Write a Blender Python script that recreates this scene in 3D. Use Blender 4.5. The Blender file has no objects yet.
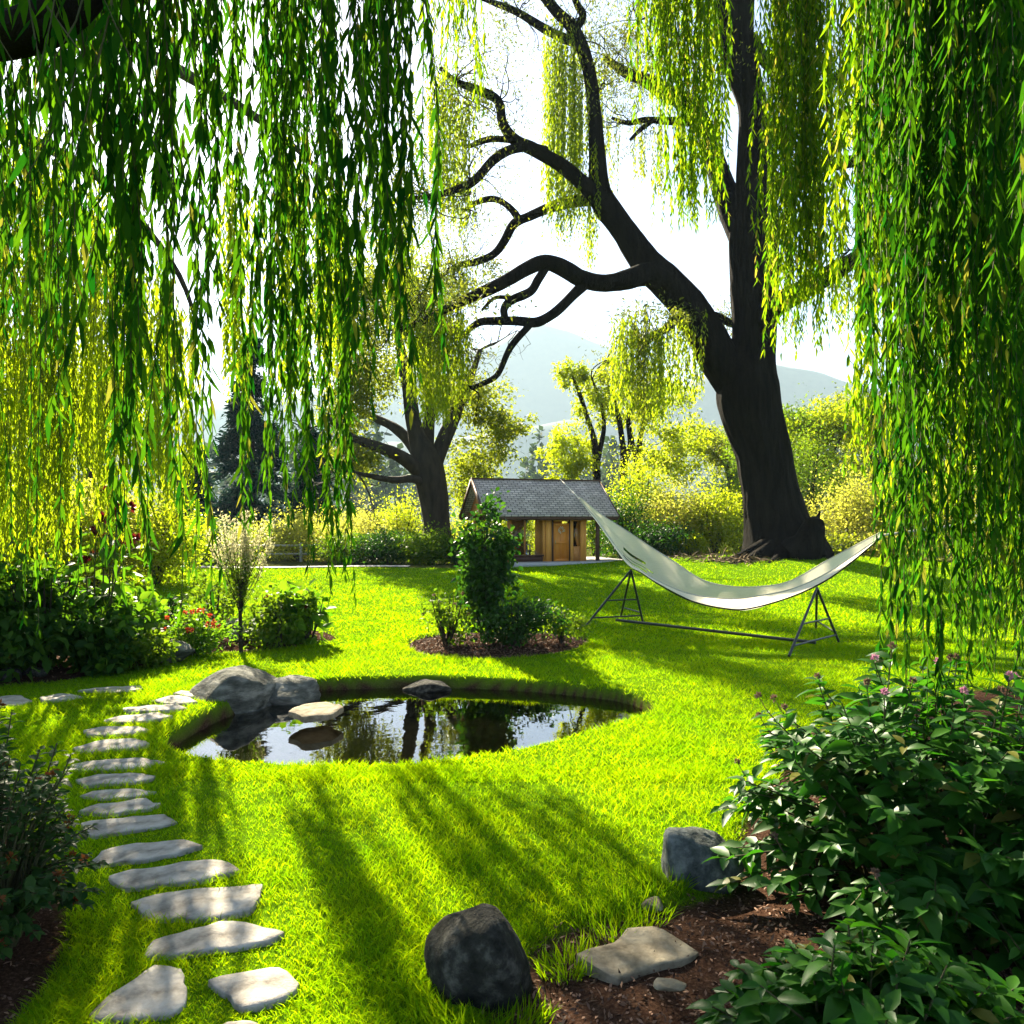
import bpy, math
import numpy as np
from math import radians, sin, cos, pi

# ------------------------------------------------------------------ camera, sky, sun, exposure
C = bpy.context.scene
F, HZ, CAMZ = 800.0, 520.0, 1.70
cam = bpy.data.cameras.new('camera'); camo = bpy.data.objects.new('camera', cam)
C.collection.objects.link(camo); C.camera = camo
camo.location = (0, 0, CAMZ); camo.rotation_euler = (pi/2, 0, 0)
cam.sensor_width = 36; cam.lens = 36*F/1024; cam.shift_y = (HZ-512)/1024
cam.clip_start = 0.05; cam.clip_end = 9000

SUN_AZ, SUN_EL = radians(-23.4), radians(32.0)      # azimuth from +Y towards +X
W = bpy.data.worlds.new('World'); C.world = W; W.use_nodes = True
nt = W.node_tree; nt.nodes.clear()
sky = nt.nodes.new('ShaderNodeTexSky'); sky.sky_type = 'NISHITA'; sky.sun_disc = False
sky.sun_elevation = SUN_EL; sky.sun_rotation = SUN_AZ
sky.air_density = 0.6; sky.dust_density = 0.5; sky.ozone_density = 1.0
bg = nt.nodes.new('ShaderNodeBackground'); bg.inputs['Strength'].default_value = 0.05
wo = nt.nodes.new('ShaderNodeOutputWorld')
nt.links.new(sky.outputs[0], bg.inputs[0]); nt.links.new(bg.outputs[0], wo.inputs[0])

sl = bpy.data.lights.new('sun', 'SUN'); sl.energy = 5.0; sl.angle = radians(0.55); sl.color = (1.0, 0.89, 0.66)
so = bpy.data.objects.new('sun', sl); C.collection.objects.link(so)
from mathutils import Vector
sdir = Vector((sin(SUN_AZ)*cos(SUN_EL), cos(SUN_AZ)*cos(SUN_EL), sin(SUN_EL)))
so.rotation_euler = sdir.to_track_quat('Z', 'Y').to_euler(); so.location = sdir*300
C.view_settings.view_transform = 'Standard'; C.view_settings.look = 'None'
C.view_settings.exposure = 2.85; C.view_settings.gamma = 1.0
C.render.engine = 'CYCLES'
C.cycles.max_bounces = 8; C.cycles.diffuse_bounces = 2; C.cycles.glossy_bounces = 3
C.cycles.transmission_bounces = 4; C.cycles.transparent_max_bounces = 8; C.cycles.volume_bounces = 0
C.cycles.use_denoising = True

# ------------------------------------------------------------------ helpers
rng = np.random.default_rng(11)
def P(px, py, y): return np.array([(px-512)/F*y, y, CAMZ-(py-HZ)/F*y])
def flat(px, py, z=0.0):
    d = (CAMZ-z)*F/(py-HZ); return np.array([(px-512)/F*d, d])
def sstep(a, b, x):
    t = np.clip((np.asarray(x, float)-a)/(b-a), 0, 1); return t*t*(3-2*t)
def unit(v): return v/np.maximum(np.linalg.norm(v, axis=-1, keepdims=True), 1e-9)
def cr_closed(p, n=8):
    p = np.asarray(p, float); out = []; N = len(p); t = np.linspace(0, 1, n, endpoint=False)[:, None]
    for i in range(N):
        a, b, c, d = p[i-1], p[i], p[(i+1) % N], p[(i+2) % N]
        out.append(.5*((2*b)+(c-a)*t+(2*a-5*b+4*c-d)*t*t+(3*b-a-3*c+d)*t**3))
    return np.concatenate(out)
def cr_open(p, n=6):
    p = np.asarray(p, float)
    if len(p) == 2: return p[0]+(p[1]-p[0])*np.linspace(0, 1, n+1)[:, None]
    q = np.vstack([2*p[0]-p[1], p, 2*p[-1]-p[-2]]); out = []; t = np.linspace(0, 1, n, endpoint=False)[:, None]
    for i in range(1, len(q)-2):
        a, b, c, d = q[i-1], q[i], q[i+1], q[i+2]
        out.append(.5*((2*b)+(c-a)*t+(2*a-5*b+4*c-d)*t*t+(3*b-a-3*c+d)*t**3))
    return np.vstack(out+[p[-1:]])
def poly_sd(x, y, poly):
    """signed distance to a closed polygon, negative inside"""
    x = np.asarray(x, float); y = np.asarray(y, float)
    d = np.full(x.shape, 1e9); ins = np.zeros(x.shape, bool)
    lo, hi = poly.min(0)-1.5, poly.max(0)+1.5
    m = (x > lo[0]) & (x < hi[0]) & (y > lo[1]) & (y < hi[1])
    if not m.any(): return d
    X, Y = x[m], y[m]; dd = np.full(X.shape, 1e9); ii = np.zeros(X.shape, bool)
    for a, b in zip(poly, np.roll(poly, -1, 0)):
        e = b-a; L = max(e@e, 1e-12)
        t = np.clip(((X-a[0])*e[0]+(Y-a[1])*e[1])/L, 0, 1)
        dd = np.minimum(dd, np.hypot(X-a[0]-t*e[0], Y-a[1]-t*e[1]))
        if abs(e[1]) > 1e-12:
            c = ((a[1] > Y) != (b[1] > Y)) & (X < e[0]*(Y-a[1])/e[1]+a[0]); ii ^= c
    d[m] = np.where(ii, -dd, dd); return d
_w = np.random.default_rng(3)
_K = unit(_w.normal(size=(24, 3))); _PH = _w.uniform(0, 6.28, 24)
def snoise(p, freq=1.0, octs=3, seed=0):
    p = np.asarray(p, float); o = np.zeros(len(p)); a = 1.0; f = freq
    for k in range(octs):
        for j in range(4):
            i = (seed*5+k*4+j) % 24
            q = p@_K[i]*f*2.2+_PH[i]+1.3*np.sin(p@_K[(i+7) % 24]*f*1.7+_PH[(i+3) % 24])
            o += a*np.sin(q)/2.5
        a *= .5; f *= 2.1
    return o

class Buf:
    def __init__(s): s.V = []; s.Fc = []; s.n = 0
    def add(s, v, f, mat=0):
        v = np.asarray(v, float).reshape(-1, 3); f = np.asarray(f, int)
        s.V.append(v); s.Fc.append((f+s.n, mat)); s.n += len(v)
    def build(s, name, mats, parent=None, loc=None, smooth=True, local=False):
        me = bpy.data.meshes.new(name)
        V = np.concatenate(s.V); org = np.zeros(3)
        if parent is not None and not local: org = ORG[parent.name]
        elif loc is not None: org = np.asarray(loc, float)
        V = V-org if not local else V
        me.vertices.add(len(V)); me.vertices.foreach_set('co', V.astype(np.float32).ravel())
        idx = np.concatenate([f.ravel() for f, m in s.Fc])
        cnt = np.concatenate([np.full(len(f), f.shape[1]) for f, m in s.Fc])
        mi = np.concatenate([np.full(len(f), m) for f, m in s.Fc])
        me.loops.add(len(idx)); me.loops.foreach_set('vertex_index', idx.astype(np.int32))
        me.polygons.add(len(cnt)); st = np.concatenate([[0], np.cumsum(cnt)[:-1]])
        me.polygons.foreach_set('loop_start', st.astype(np.int32))
        me.polygons.foreach_set('material_index', mi.astype(np.int32))
        if smooth: me.polygons.foreach_set('use_smooth', np.ones(len(cnt), bool))
        for m in (mats if isinstance(mats, (list, tuple)) else [mats]): me.materials.append(m)
        me.update(calc_edges=True)
        o = bpy.data.objects.new(name, me); C.collection.objects.link(o)
        if parent is not None: o.parent = parent
        elif loc is not None: o.location = loc
        ORG[o.name] = org
        return o
ORG = {}
def tag(o, label=None, cat=None, group=None, kind=None):
    for k, v in (('label', label), ('category', cat), ('group', group), ('kind', kind)):
        if v: o[k] = v
    return o
def thing(name, loc, label, cat, group=None, rz=0.0):
    o = bpy.data.objects.new(name, None); C.collection.objects.link(o)
    o.empty_display_size = .2; o.location = loc; o.rotation_euler = (0, 0, rz); ORG[o.name] = np.asarray(loc, float)
    return tag(o, label, cat, group)

def tube(buf, pts, rad, sides=8, n=5, mat=0, rough=0.0, seed=0, capend=True, raw=False, furrow=0.0):
    pts = np.asarray(pts, float); rad = np.asarray(rad, float)
    if raw: c, r = pts, rad
    else:
        q = cr_open(np.hstack([pts, rad[:, None]]), n); c, r = q[:, :3], np.maximum(q[:, 3], 1e-4)
    T = unit(np.gradient(c, axis=0)); up = np.array([0, 1.0, 0]) if abs(T[0, 1]) < .9 else np.array([1.0, 0, 0])
    U = np.zeros_like(c); u = unit(np.cross(T[0], up))
    for i in range(len(c)):
        u = u-T[i]*(u@T[i]); u = u/max(np.linalg.norm(u), 1e-9); U[i] = u
    B = np.cross(T, U); th = np.arange(sides)*2*pi/sides
    v = c[:, None]+r[:, None, None]*(np.cos(th)[None, :, None]*U[:, None]+np.sin(th)[None, :, None]*B[:, None])
    if rough:
        fl = v.reshape(-1, 3); k = np.repeat(r, sides)
        d = unit(fl-np.repeat(c, sides, 0))
        fl = fl+d*(k*rough*(snoise(fl*np.array([1, 1, .35]), 1.6, 3, seed)+.6*np.sin(np.tile(th*5, len(c))+seed)*.6))[:, None]
        if furrow:
            tt = np.tile(th, len(c)); hh = np.repeat(np.linspace(0, 1, len(c)), sides); ww = snoise(fl*np.array([.6, .6, .5]), 1.0, 2, seed+3)
            fl = fl+d*(k*furrow*(np.abs(np.sin(tt*7+ww*1.6+hh*3))+.6*np.abs(np.sin(tt*13+ww*2.5-hh*5))-.9))[:, None]
        v = fl.reshape(v.shape)
    m = len(c); i = np.arange(m-1)[:, None]*sides; j = np.arange(sides)[None]; j2 = (j+1) % sides
    f = np.stack([i+j, i+j2, i+sides+j2, i+sides+j], -1).reshape(-1, 4)
    buf.add(v.reshape(-1, 3), f, mat)
    if capend:
        b = v[-1]; vv = np.vstack([b, b.mean(0)+T[-1]*r[-1]*.4])
        buf.add(vv, np.stack([np.arange(sides), (np.arange(sides)+1) % sides, np.full(sides, sides)], -1), mat)
def box(buf, c, s, mat=0, rz=0.0, bev=0.0):
    c = np.asarray(c, float); h = np.asarray(s, float)/2
    if bev <= 0:
        v = np.array([[x, y, z] for x in (-1, 1) for y in (-1, 1) for z in (-1, 1)])*h
        f = [[0, 1, 3, 2], [4, 6, 7, 5], [0, 4, 5, 1], [2, 3, 7, 6], [0, 2, 6, 4], [1, 5, 7, 3]]
        v = v@np.array([[cos(rz), sin(rz), 0], [-sin(rz), cos(rz), 0], [0, 0, 1]])
        buf.add(v+c, f, mat); return
    b = min(bev, h.min()*.6); rings = []
    for z, k in ((-h[2], b), (-h[2]+b, 0), (h[2]-b, 0), (h[2], b)):
        x, y = h[0]-k, h[1]-k; kk = b*.5
        rings.append([[-x+kk, -y, z], [x-kk, -y, z], [x, -y+kk, z], [x, y-kk, z], [x-kk, y, z], [-x+kk, y, z], [-x, y-kk, z], [-x, -y+kk, z]])
    v = np.array(rings).reshape(-1, 3); f = []
    for r in range(3):
        for j in range(8): f.append([r*8+j, r*8+(j+1) % 8, r*8+8+(j+1) % 8, r*8+8+j])
    v = v@np.array([[cos(rz), sin(rz), 0], [-sin(rz), cos(rz), 0], [0, 0, 1]])
    buf.add(v+c, f, mat); 
    k0 = v[:8]+c; k1 = v[24:]+c
    buf.add(k0, [list(range(7, -1, -1))], mat); buf.add(k1, [list(range(8))], mat)

# leaves: P base points, D axis, N normal, L length, Wd width
def leaves(buf, Pt, D, N, L, Wd, kind='dia', mat=0, curl=.25):
    Pt = np.asarray(Pt, float); n = len(Pt)
    if n == 0: return
    D = unit(D); S = unit(np.cross(D, N)); N = np.cross(S, D)
    L = np.broadcast_to(L, (n,))[:, None]; Wd = np.broadcast_to(Wd, (n,))[:, None]; k = np.arange(n)[:, None]
    if kind == 'dia':
        m = Pt+D*L*.45+N*L*.06
        v = np.stack([Pt, m+S*Wd/2, Pt+D*L, m-S*Wd/2], 1)
        buf.add(v.reshape(-1, 3), k*4+np.arange(4)[None], mat)
    elif kind == 'lance':
        def at(t, w): return Pt+D*L*t-N*L*curl*t*t+S*Wd*w
        v = np.stack([Pt, at(.28, .5), at(.28, -.5), at(.65, .36), at(.65, -.36), at(1, 0)], 1)
        b = len(buf.V); base = buf.n
        buf.add(v.reshape(-1, 3), k*6+np.array([[1, 3, 4, 2]]), mat)
        buf.Fc.append((base+np.concatenate([k*6+np.array([[0, 1, 2]]), k*6+np.array([[3, 5, 4]])]), mat))
    else:   # broad: midrib fold and a drooping tip
        def at(t, w): return Pt+D*L*t-N*L*curl*t*t+S*Wd*w+N*np.abs(w)*Wd*.35
        v = np.stack([Pt, at(.22, .36), at(.22, 0), at(.22, -.36), at(.5, .5), at(.5, 0), at(.5, -.5),
                      at(.8, .27), at(.8, 0), at(.8, -.27), at(1.0, 0)], 1)
        base = buf.n
        q = np.array([[1, 4, 5, 2], [2, 5, 6, 3], [4, 7, 8, 5], [5, 8, 9, 6]])
        t = np.array([[0, 1, 2], [0, 2, 3], [7, 10, 8], [8, 10, 9]])
        buf.add(v.reshape(-1, 3), (k[:, :, None]*11+q[None]).reshape(-1, 4), mat)
        buf.Fc.append((base+(k[:, :, None]*11+t[None]).reshape(-1, 3), mat))
def rdir(n, r=rng): return unit(r.normal(size=(n, 3)))
def cloud(buf, cen, rad, n, L, Wd, kind='dia', mat=0, r=rng, clump=.33, nclump=None, droop=.2, shell=.55, up=.6):
    """n leaves in ragged clumps spread through an ellipsoid volume"""
    cen = np.asarray(cen, float); rad = np.asarray(rad, float)
    nc = nclump or max(5, int(n/70))
    cc = rdir(nc, r)*(shell+(1-shell)*r.random((nc, 1)))
    cc *= (1+.22*r.normal(size=(nc, 1)))
    i = r.integers(0, nc, n)
    q = cc[i]+r.normal(size=(n, 3))*clump*(.35+.65*r.random((nc, 1))[i])*.62
    pts = cen+q*rad
    out = unit(q*rad); d = unit(rdir(n, r)+out*.6+np.array([0, 0, -droop])); nn = unit(rdir(n, r)*.8+np.array([0, 0, up])+out*.3)
    s = .65+.7*r.random(n)
    leaves(buf, pts, d, nn, L*s, Wd*s, kind, mat)

# ------------------------------------------------------------------ materials
def newmat(name):
    m = bpy.data.materials.new(name); m.use_nodes = True; n = m.node_tree; n.nodes.clear()
    o = n.nodes.new('ShaderNodeOutputMaterial'); return m, n, o
def N_(n, t, **k):
    x = n.nodes.new(t)
    for a, b in k.items():
        if a.startswith('i_'): x.inputs[int(a[2:]) if a[2:].isdigit() else a[2:]].default_value = b
        else: setattr(x, a, b)
    return x
def rgba(c): return (c[0], c[1], c[2], 1)
def ramp(n, stops, src=None):
    r = n.nodes.new('ShaderNodeValToRGB'); e = r.color_ramp.elements
    while len(e) < len(stops): e.new(.5)
    for k, (p, c) in zip(e, stops): k.position = p; k.color = rgba(c)
    if src is not None: n.links.new(src, r.inputs[0])
    return r
def leaf_mat(name, c1, c2, t1, t2, tf=.5, rough=.45, spec=.35, odd=None):
    m, n, o = newmat(name); g = N_(n, 'ShaderNodeNewGeometry')
    ex = [(.965, c2), (.975, odd), (1, odd)] if odd else [(1, c2)]; et = [(.965, t2), (.975, odd), (1, odd)] if odd else [(1, t2)]
    a = ramp(n, [(0, c1)]+ex, g.outputs['Random Per Island'])
    b = ramp(n, [(0, t1)]+et, g.outputs['Random Per Island'])
    p = N_(n, 'ShaderNodeBsdfPrincipled'); p.inputs['Roughness'].default_value = rough
    p.inputs['Specular IOR Level'].default_value = spec
    t = N_(n, 'ShaderNodeBsdfTranslucent'); mx = N_(n, 'ShaderNodeMixShader'); mx.inputs[0].default_value = tf
    n.links.new(a.outputs[0], p.inputs['Base Color']); n.links.new(b.outputs[0], t.inputs[0])
    n.links.new(p.outputs[0], mx.inputs[1]); n.links.new(t.outputs[0], mx.inputs[2]); n.links.new(mx.outputs[0], o.inputs[0])
    return m
def noise_mat(name, stops, scale=4, rough=.85, bump=.3, bscale=None, stretch=(1, 1, 1), detail=6, spec=.3, bdist=.03):
    m, n, o = newmat(name); tc = N_(n, 'ShaderNodeTexCoord'); mp = N_(n, 'ShaderNodeMapping'); mp.inputs['Scale'].default_value = stretch
    n.links.new(tc.outputs['Object'], mp.inputs[0])
    t = N_(n, 'ShaderNodeTexNoise'); t.inputs['Scale'].default_value = scale; t.inputs['Detail'].default_value = detail; t.inputs['Roughness'].default_value = .62
    n.links.new(mp.outputs[0], t.inputs['Vector'])
    r = ramp(n, stops, t.outputs['Fac'])
    p = N_(n, 'ShaderNodeBsdfPrincipled'); p.inputs['Roughness'].default_value = rough; p.inputs['Specular IOR Level'].default_value = spec
    n.links.new(r.outputs[0], p.inputs['Base Color'])
    if bump:
        t2 = N_(n, 'ShaderNodeTexNoise'); t2.inputs['Scale'].default_value = bscale or scale*3; t2.inputs['Detail'].default_value = 8; t2.inputs['Roughness'].default_value = .65
        n.links.new(mp.outputs[0], t2.inputs['Vector'])
        b = N_(n, 'ShaderNodeBump'); b.inputs['Strength'].default_value = bump; b.inputs['Distance'].default_value = bdist
        n.links.new(t2.outputs['Fac'], b.inputs['Height']); n.links.new(b.outputs[0], p.inputs['Normal'])
    n.links.new(p.outputs[0], o.inputs[0]); return m
def plain(name, c, rough=.5, metal=0.0, spec=.5):
    m, n, o = newmat(name); p = N_(n, 'ShaderNodeBsdfPrincipled')
    p.inputs['Base Color'].default_value = rgba(c); p.inputs['Roughness'].default_value = rough
    p.inputs['Metallic'].default_value = metal; p.inputs['Specular IOR Level'].default_value = spec
    n.links.new(p.outputs[0], o.inputs[0]); return m

M = {}
M['near'] = leaf_mat('willow_leaf_near', (.008, .04, .006), (.03, .085, .006), (.006, .085, .003), (.10, .25, .004), .5, .7, .0, odd=(.22, .22, .02))  # darker willow leaf copy: shade of the near curtain is put into its colours
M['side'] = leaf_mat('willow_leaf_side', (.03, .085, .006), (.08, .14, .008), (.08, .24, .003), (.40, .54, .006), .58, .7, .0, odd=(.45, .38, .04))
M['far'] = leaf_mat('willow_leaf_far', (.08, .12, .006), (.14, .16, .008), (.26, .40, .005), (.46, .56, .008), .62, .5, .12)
M['olive'] = leaf_mat('crown_leaf_olive', (.04, .07, .012), (.10, .12, .015), (.20, .28, .012), (.42, .46, .018), .6, .5, .15)
M['olive2'] = leaf_mat('crown_leaf_sparse', (.04, .06, .014), (.09, .11, .02), (.12, .17, .015), (.26, .28, .025), .5, .6, .05)
M['yellow'] = leaf_mat('leaf_yellow_green', (.11, .15, .008), (.18, .19, .010), (.34, .46, .006), (.54, .60, .012), .64, .5, .06)
M['gold'] = leaf_mat('leaf_gold', (.17, .17, .02), (.22, .19, .025), (.46, .50, .04), (.62, .60, .09), .62, .5, .06)
M['mid'] = leaf_mat('leaf_mid_green', (.03, .08, .010), (.08, .13, .012), (.12, .24, .006), (.26, .38, .010), .5, .5, .08)
M['dark'] = leaf_mat('leaf_dark_green', (.015, .045, .012), (.035, .075, .015), (.02, .10, .005), (.08, .20, .008), .42, .45, .14)
M['gloss'] = leaf_mat('leaf_glossy', (.010, .055, .006), (.035, .11, .009), (.02, .15, .004), (.07, .24, .008), .40, .42, .16, odd=(.12, .12, .02))
M['bed'] = leaf_mat('leaf_bed_bush', (.012, .045, .010), (.04, .09, .012), (.03, .14, .004), (.16, .30, .008), .45, .48, .07)
M['slate2'] = noise_mat('boulder_blue_grey', [(.34, (.035, .040, .038)), (.5, (.075, .083, .078)), (.7, (.20, .21, .195))], 13, .9, 1.0, 12, detail=12, bdist=.03, spec=.1)
M['bigleaf'] = leaf_mat('leaf_large_lit', (.03, .10, .01), (.07, .15, .012), (.10, .28, .006), (.24, .40, .01), .52, .5, .12)
M['blue'] = leaf_mat('conifer_needles', (.006, .024, .022), (.016, .042, .034), (.006, .03, .018), (.016, .05, .03), .25, .8, .02)
M['pale'] = leaf_mat('plume_pale', (.34, .31, .17), (.48, .43, .26), (.48, .46, .22), (.62, .56, .33), .55, .7, .1)
M['wood_far'] = leaf_mat('distant_foliage', (.02, .045, .02), (.05, .08, .025), (.03, .06, .02), (.07, .11, .03), .35, .7, .1)
M['red'] = leaf_mat('petal_red', (.45, .03, .02), (.60, .07, .03), (.5, .04, .02), (.6, .1, .03), .4, .5, .2)
M['maroon'] = leaf_mat('petal_maroon', (.07, .008, .010), (.14, .015, .02), (.12, .01, .01), (.2, .02, .02), .35, .5, .2)
M['pink'] = leaf_mat('petal_pink', (.45, .16, .26), (.62, .35, .45), (.4, .15, .25), (.55, .3, .4), .4, .5, .2)
M['seed'] = leaf_mat('faded_bloom', (.10, .06, .04), (.22, .14, .10), (.12, .07, .04), (.2, .13, .08), .35, .7, .1)
M['bronze'] = leaf_mat('leaf_bronze', (.10, .03, .012), (.18, .06, .015), (.2, .05, .01), (.28, .09, .012), .45, .45, .3)
M['grass'] = leaf_mat('grass_blade', (.045, .15, .003), (.09, .19, .004), (.22, .46, .001), (.46, .58, .002), .6, .7, .0)
_n = M['grass'].node_tree; _tc = N_(_n, 'ShaderNodeTexCoord'); _t = N_(_n, 'ShaderNodeTexNoise'); _t.inputs['Scale'].default_value = 1.1; _t.inputs['Detail'].default_value = 7; _t.inputs['Roughness'].default_value = .7
_n.links.new(_tc.outputs['Object'], _t.inputs['Vector'])
for _r, _c in ((x, x.outputs[0].links[0]) for x in [k for k in _n.nodes if k.type == 'VALTORGB']):
    _to = _c.to_socket; _v = ramp(_n, [(.34, (.62, .80, .9)), (.5, (1, 1, 1)), (.66, (1.0, .92, 1.0))], _t.outputs['Fac']); _m = N_(_n, 'ShaderNodeMix', data_type='RGBA', blend_type='MULTIPLY'); _m.inputs[0].default_value = 1
    _n.links.new(_r.outputs[0], _m.inputs[6]); _n.links.new(_v.outputs[0], _m.inputs[7]); _n.links.new(_m.outputs[2], _to)
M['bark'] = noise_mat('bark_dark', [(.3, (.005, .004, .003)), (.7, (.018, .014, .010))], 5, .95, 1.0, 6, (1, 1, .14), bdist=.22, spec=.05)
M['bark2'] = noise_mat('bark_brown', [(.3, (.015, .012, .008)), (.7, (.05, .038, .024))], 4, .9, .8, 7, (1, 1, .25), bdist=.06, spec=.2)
M['twig'] = noise_mat('twig', [(.3, (.03, .035, .010)), (.7, (.07, .06, .02))], 6, .8, 0)
M['root'] = noise_mat('root_litter', [(.3, (.10, .06, .03)), (.7, (.26, .18, .09))], 6, .9, .6, 14)
M['rock'] = noise_mat('boulder_stone', [(.34, (.035, .036, .030)), (.5, (.10, .10, .085)), (.66, (.24, .23, .20))], 5, .9, 1.0, 9, (1, 1, 2.6), detail=12, bdist=.05, spec=.1)
M['slate'] = noise_mat('boulder_slate', [(.34, (.014, .0135, .011)), (.52, (.036, .034, .028)), (.72, (.13, .12, .10))], 15, .9, 1.0, 30, detail=14, bdist=.03, spec=.1)
M['flag'] = noise_mat('flagstone', [(.32, (.14, .118, .095)), (.48, (.29, .26, .225)), (.66, (.41, .375, .335))], 9, .9, .9, 20, detail=12, bdist=.012, spec=.1)
M['flag2'] = noise_mat('flagstone_tan', [(.32, (.09, .07, .045)), (.5, (.20, .165, .115)), (.68, (.31, .265, .19))], 9, .9, .9, 18, detail=12, bdist=.014, spec=.1)
# ------------------------------------------------------------------ ground: one sheet with a pond hollow, a rise and beds
def poly_px(pts, z=0.0, n=6): return cr_closed([flat(a, b, z) for a, b in pts], n)
POND = poly_px([(166, 742), (205, 757), (300, 763), (400, 762), (500, 750), (575, 732), (628, 716), (654, 704), (632, 692),
                (580, 684), (500, 678), (420, 676), (340, 678), (290, 684), (235, 700), (190, 720)])
BED_LEFT = poly_px([(-330, 720), (-120, 700), (0, 686), (60, 680), (130, 668), (200, 653), (280, 648), (330, 640), (336, 634), (310, 626), (240, 618),
                    (150, 606), (0, 600), (-200, 600), (-420, 640)])
BED_ISLE = poly_px([(407, 645), (430, 654), (480, 658), (540, 655), (580, 647), (588, 639), (560, 634), (500, 632), (450, 633), (418, 637)])
BED_RIGHT = poly_px([(470, 1060), (520, 955), (560, 925), (610, 912), (660, 903), (700, 893), (735, 880), (735, 840), (760, 790), (800, 750), (860, 715),
                     (960, 690), (1100, 680), (1300, 700), (1500, 900), (1500, 1300), (900, 1500), (480, 1500)])
BED_FRONT = poly_px([(-300, 730), (-40, 745), (15, 790), (40, 850), (70, 905), (62, 960), (25, 1010), (-60, 1100), (-500, 1100), (-700, 850)])
BEDS = [BED_LEFT, BED_ISLE, BED_RIGHT, BED_FRONT]
TREE_X, TREE_Y = 8.25, 24.5
def lawn_edge(x): return 24.6+1.3*sstep(-2, 3, x)+1.0*sstep(6, 14, x)+.25*np.sin(x*.9)
def rise(x, y):
    x = np.asarray(x, float); y = np.asarray(y, float)
    z = .22*sstep(13, 25, y)+.42*np.exp(-((x-TREE_X)**2+(y-TREE_Y)**2)/(2*3.4**2))
    z = z+.015*np.sin(x*.8+1)*np.sin(y*.7)*sstep(3, 6, y)
    return z
def height(x, y):
    x = np.asarray(x, float); y = np.asarray(y, float); z = rise(x, y)
    d = poly_sd(x, y, POND)
    z = z-.42*sstep(.03, -.13, d)-.25*sstep(-.1, -.9, d)
    for b in BEDS:
        e = poly_sd(x, y, b); z = z-.035*sstep(.06, -.02, e)+.07*sstep(-.03, -.5, e)
    return z
def h1(x, y): return float(height(np.array([x]), np.array([y]))[0])
def G(px, py):
    ys = np.geomspace(1.6, 120, 1500); xs = (px-512)/F*ys; zr = CAMZ-(py-HZ)/F*ys
    k = np.argmax(zr <= rise(xs, ys)); return np.array([xs[k], ys[k], h1(xs[k], ys[k])])

fine = np.arange(-6.5, 4.01, .05)
xs = np.concatenate([-np.geomspace(2950, 6.7, 42), fine, np.arange(4.2, 14, .25), np.geomspace(14.3, 2950, 38)])
ys = np.concatenate([-np.geomspace(300, 1.2, 16), np.arange(-1, 2, .25), np.arange(2, 14.5, .05), np.arange(14.6, 32, .3), np.geomspace(33, 2950, 34)])
GX, GY = np.meshgrid(xs, ys); gx, gy = GX.ravel(), GY.ravel()
gz = height(gx, gy)
d_p = poly_sd(gx, gy, POND)
wild = sstep(-.15, .25, gy-lawn_edge(gx))
soil = np.zeros(len(gx))
for b in BEDS: soil = np.maximum(soil, sstep(.02, -.03, poly_sd(gx, gy, b)))
soil = np.maximum(soil, sstep(.02, -.02, d_p)); mud = sstep(-.10, -.16, d_p)
nx, ny = len(xs), len(ys); k = (np.arange(ny-1)[:, None]*nx+np.arange(nx-1)[None]).ravel()
b = Buf(); b.add(np.stack([gx, gy, gz], 1), np.stack([k, k+1, k+nx+1, k+nx], 1))
m, n, o = newmat('lawn_ground')
tc = N_(n, 'ShaderNodeTexCoord'); at = N_(n, 'ShaderNodeAttribute', attribute_name='zones'); sp = N_(n, 'ShaderNodeSeparateColor')
n.links.new(at.outputs['Color'], sp.inputs[0])
def nz(scale, detail=6, rough=.6):
    t = N_(n, 'ShaderNodeTexNoise'); t.inputs['Scale'].default_value = scale; t.inputs['Detail'].default_value = detail; t.inputs['Roughness'].default_value = rough
    n.links.new(tc.outputs['Object'], t.inputs['Vector']); return t
g1 = ramp(n, [(.3, (.045, .11, .004)), (.5, (.08, .16, .005)), (.7, (.12, .19, .006))], nz(14, 9, .8).outputs['Fac'])
s1 = ramp(n, [(.3, (.012, .007, .005)), (.5, (.045, .024, .016)), (.68, (.11, .065, .042))], nz(60, 8, .8).outputs['Fac'])
w1 = ramp(n, [(.3, (.03, .04, .012)), (.55, (.07, .075, .02)), (.75, (.13, .11, .04))], nz(3, 8, .7).outputs['Fac'])
m1 = ramp(n, [(.3, (.15, .11, .05)), (.7, (.36, .27, .14))], nz(6, 8, .7).outputs['Fac'])
def mix(f, a, b_):
    x = N_(n, 'ShaderNodeMix', data_type='RGBA'); n.links.new(f, x.inputs[0]); n.links.new(a, x.inputs[6]); n.links.new(b_, x.inputs[7]); return x.outputs[2]
c = mix(sp.outputs[1], g1.outputs[0], w1.outputs[0]); c = mix(sp.outputs[0], c, s1.outputs[0]); c = mix(sp.outputs[2], c, m1.outputs[0])
p = N_(n, 'ShaderNodeBsdfPrincipled'); p.inputs['Roughness'].default_value = .95; p.inputs['Specular IOR Level'].default_value = .1
p.inputs['Specular IOR Level'].default_value = 0; bp = N_(n, 'ShaderNodeBump'); bp.inputs['Strength'].default_value = .6; bp.inputs['Distance'].default_value = .03
n.links.new(nz(60, 8, .75).outputs['Fac'], bp.inputs['Height']); n.links.new(bp.outputs[0], p.inputs['Normal'])
n.links.new(c, p.inputs['Base Color']); n.links.new(p.outputs[0], o.inputs[0])
ground = b.build('ground', m); tag(ground, kind='structure')
ca = ground.data.color_attributes.new('zones', 'FLOAT_COLOR', 'POINT')
ca.data.foreach_set('color', np.stack([soil, wild, mud, np.ones(len(gx))], 1).astype(np.float32).ravel())

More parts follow.
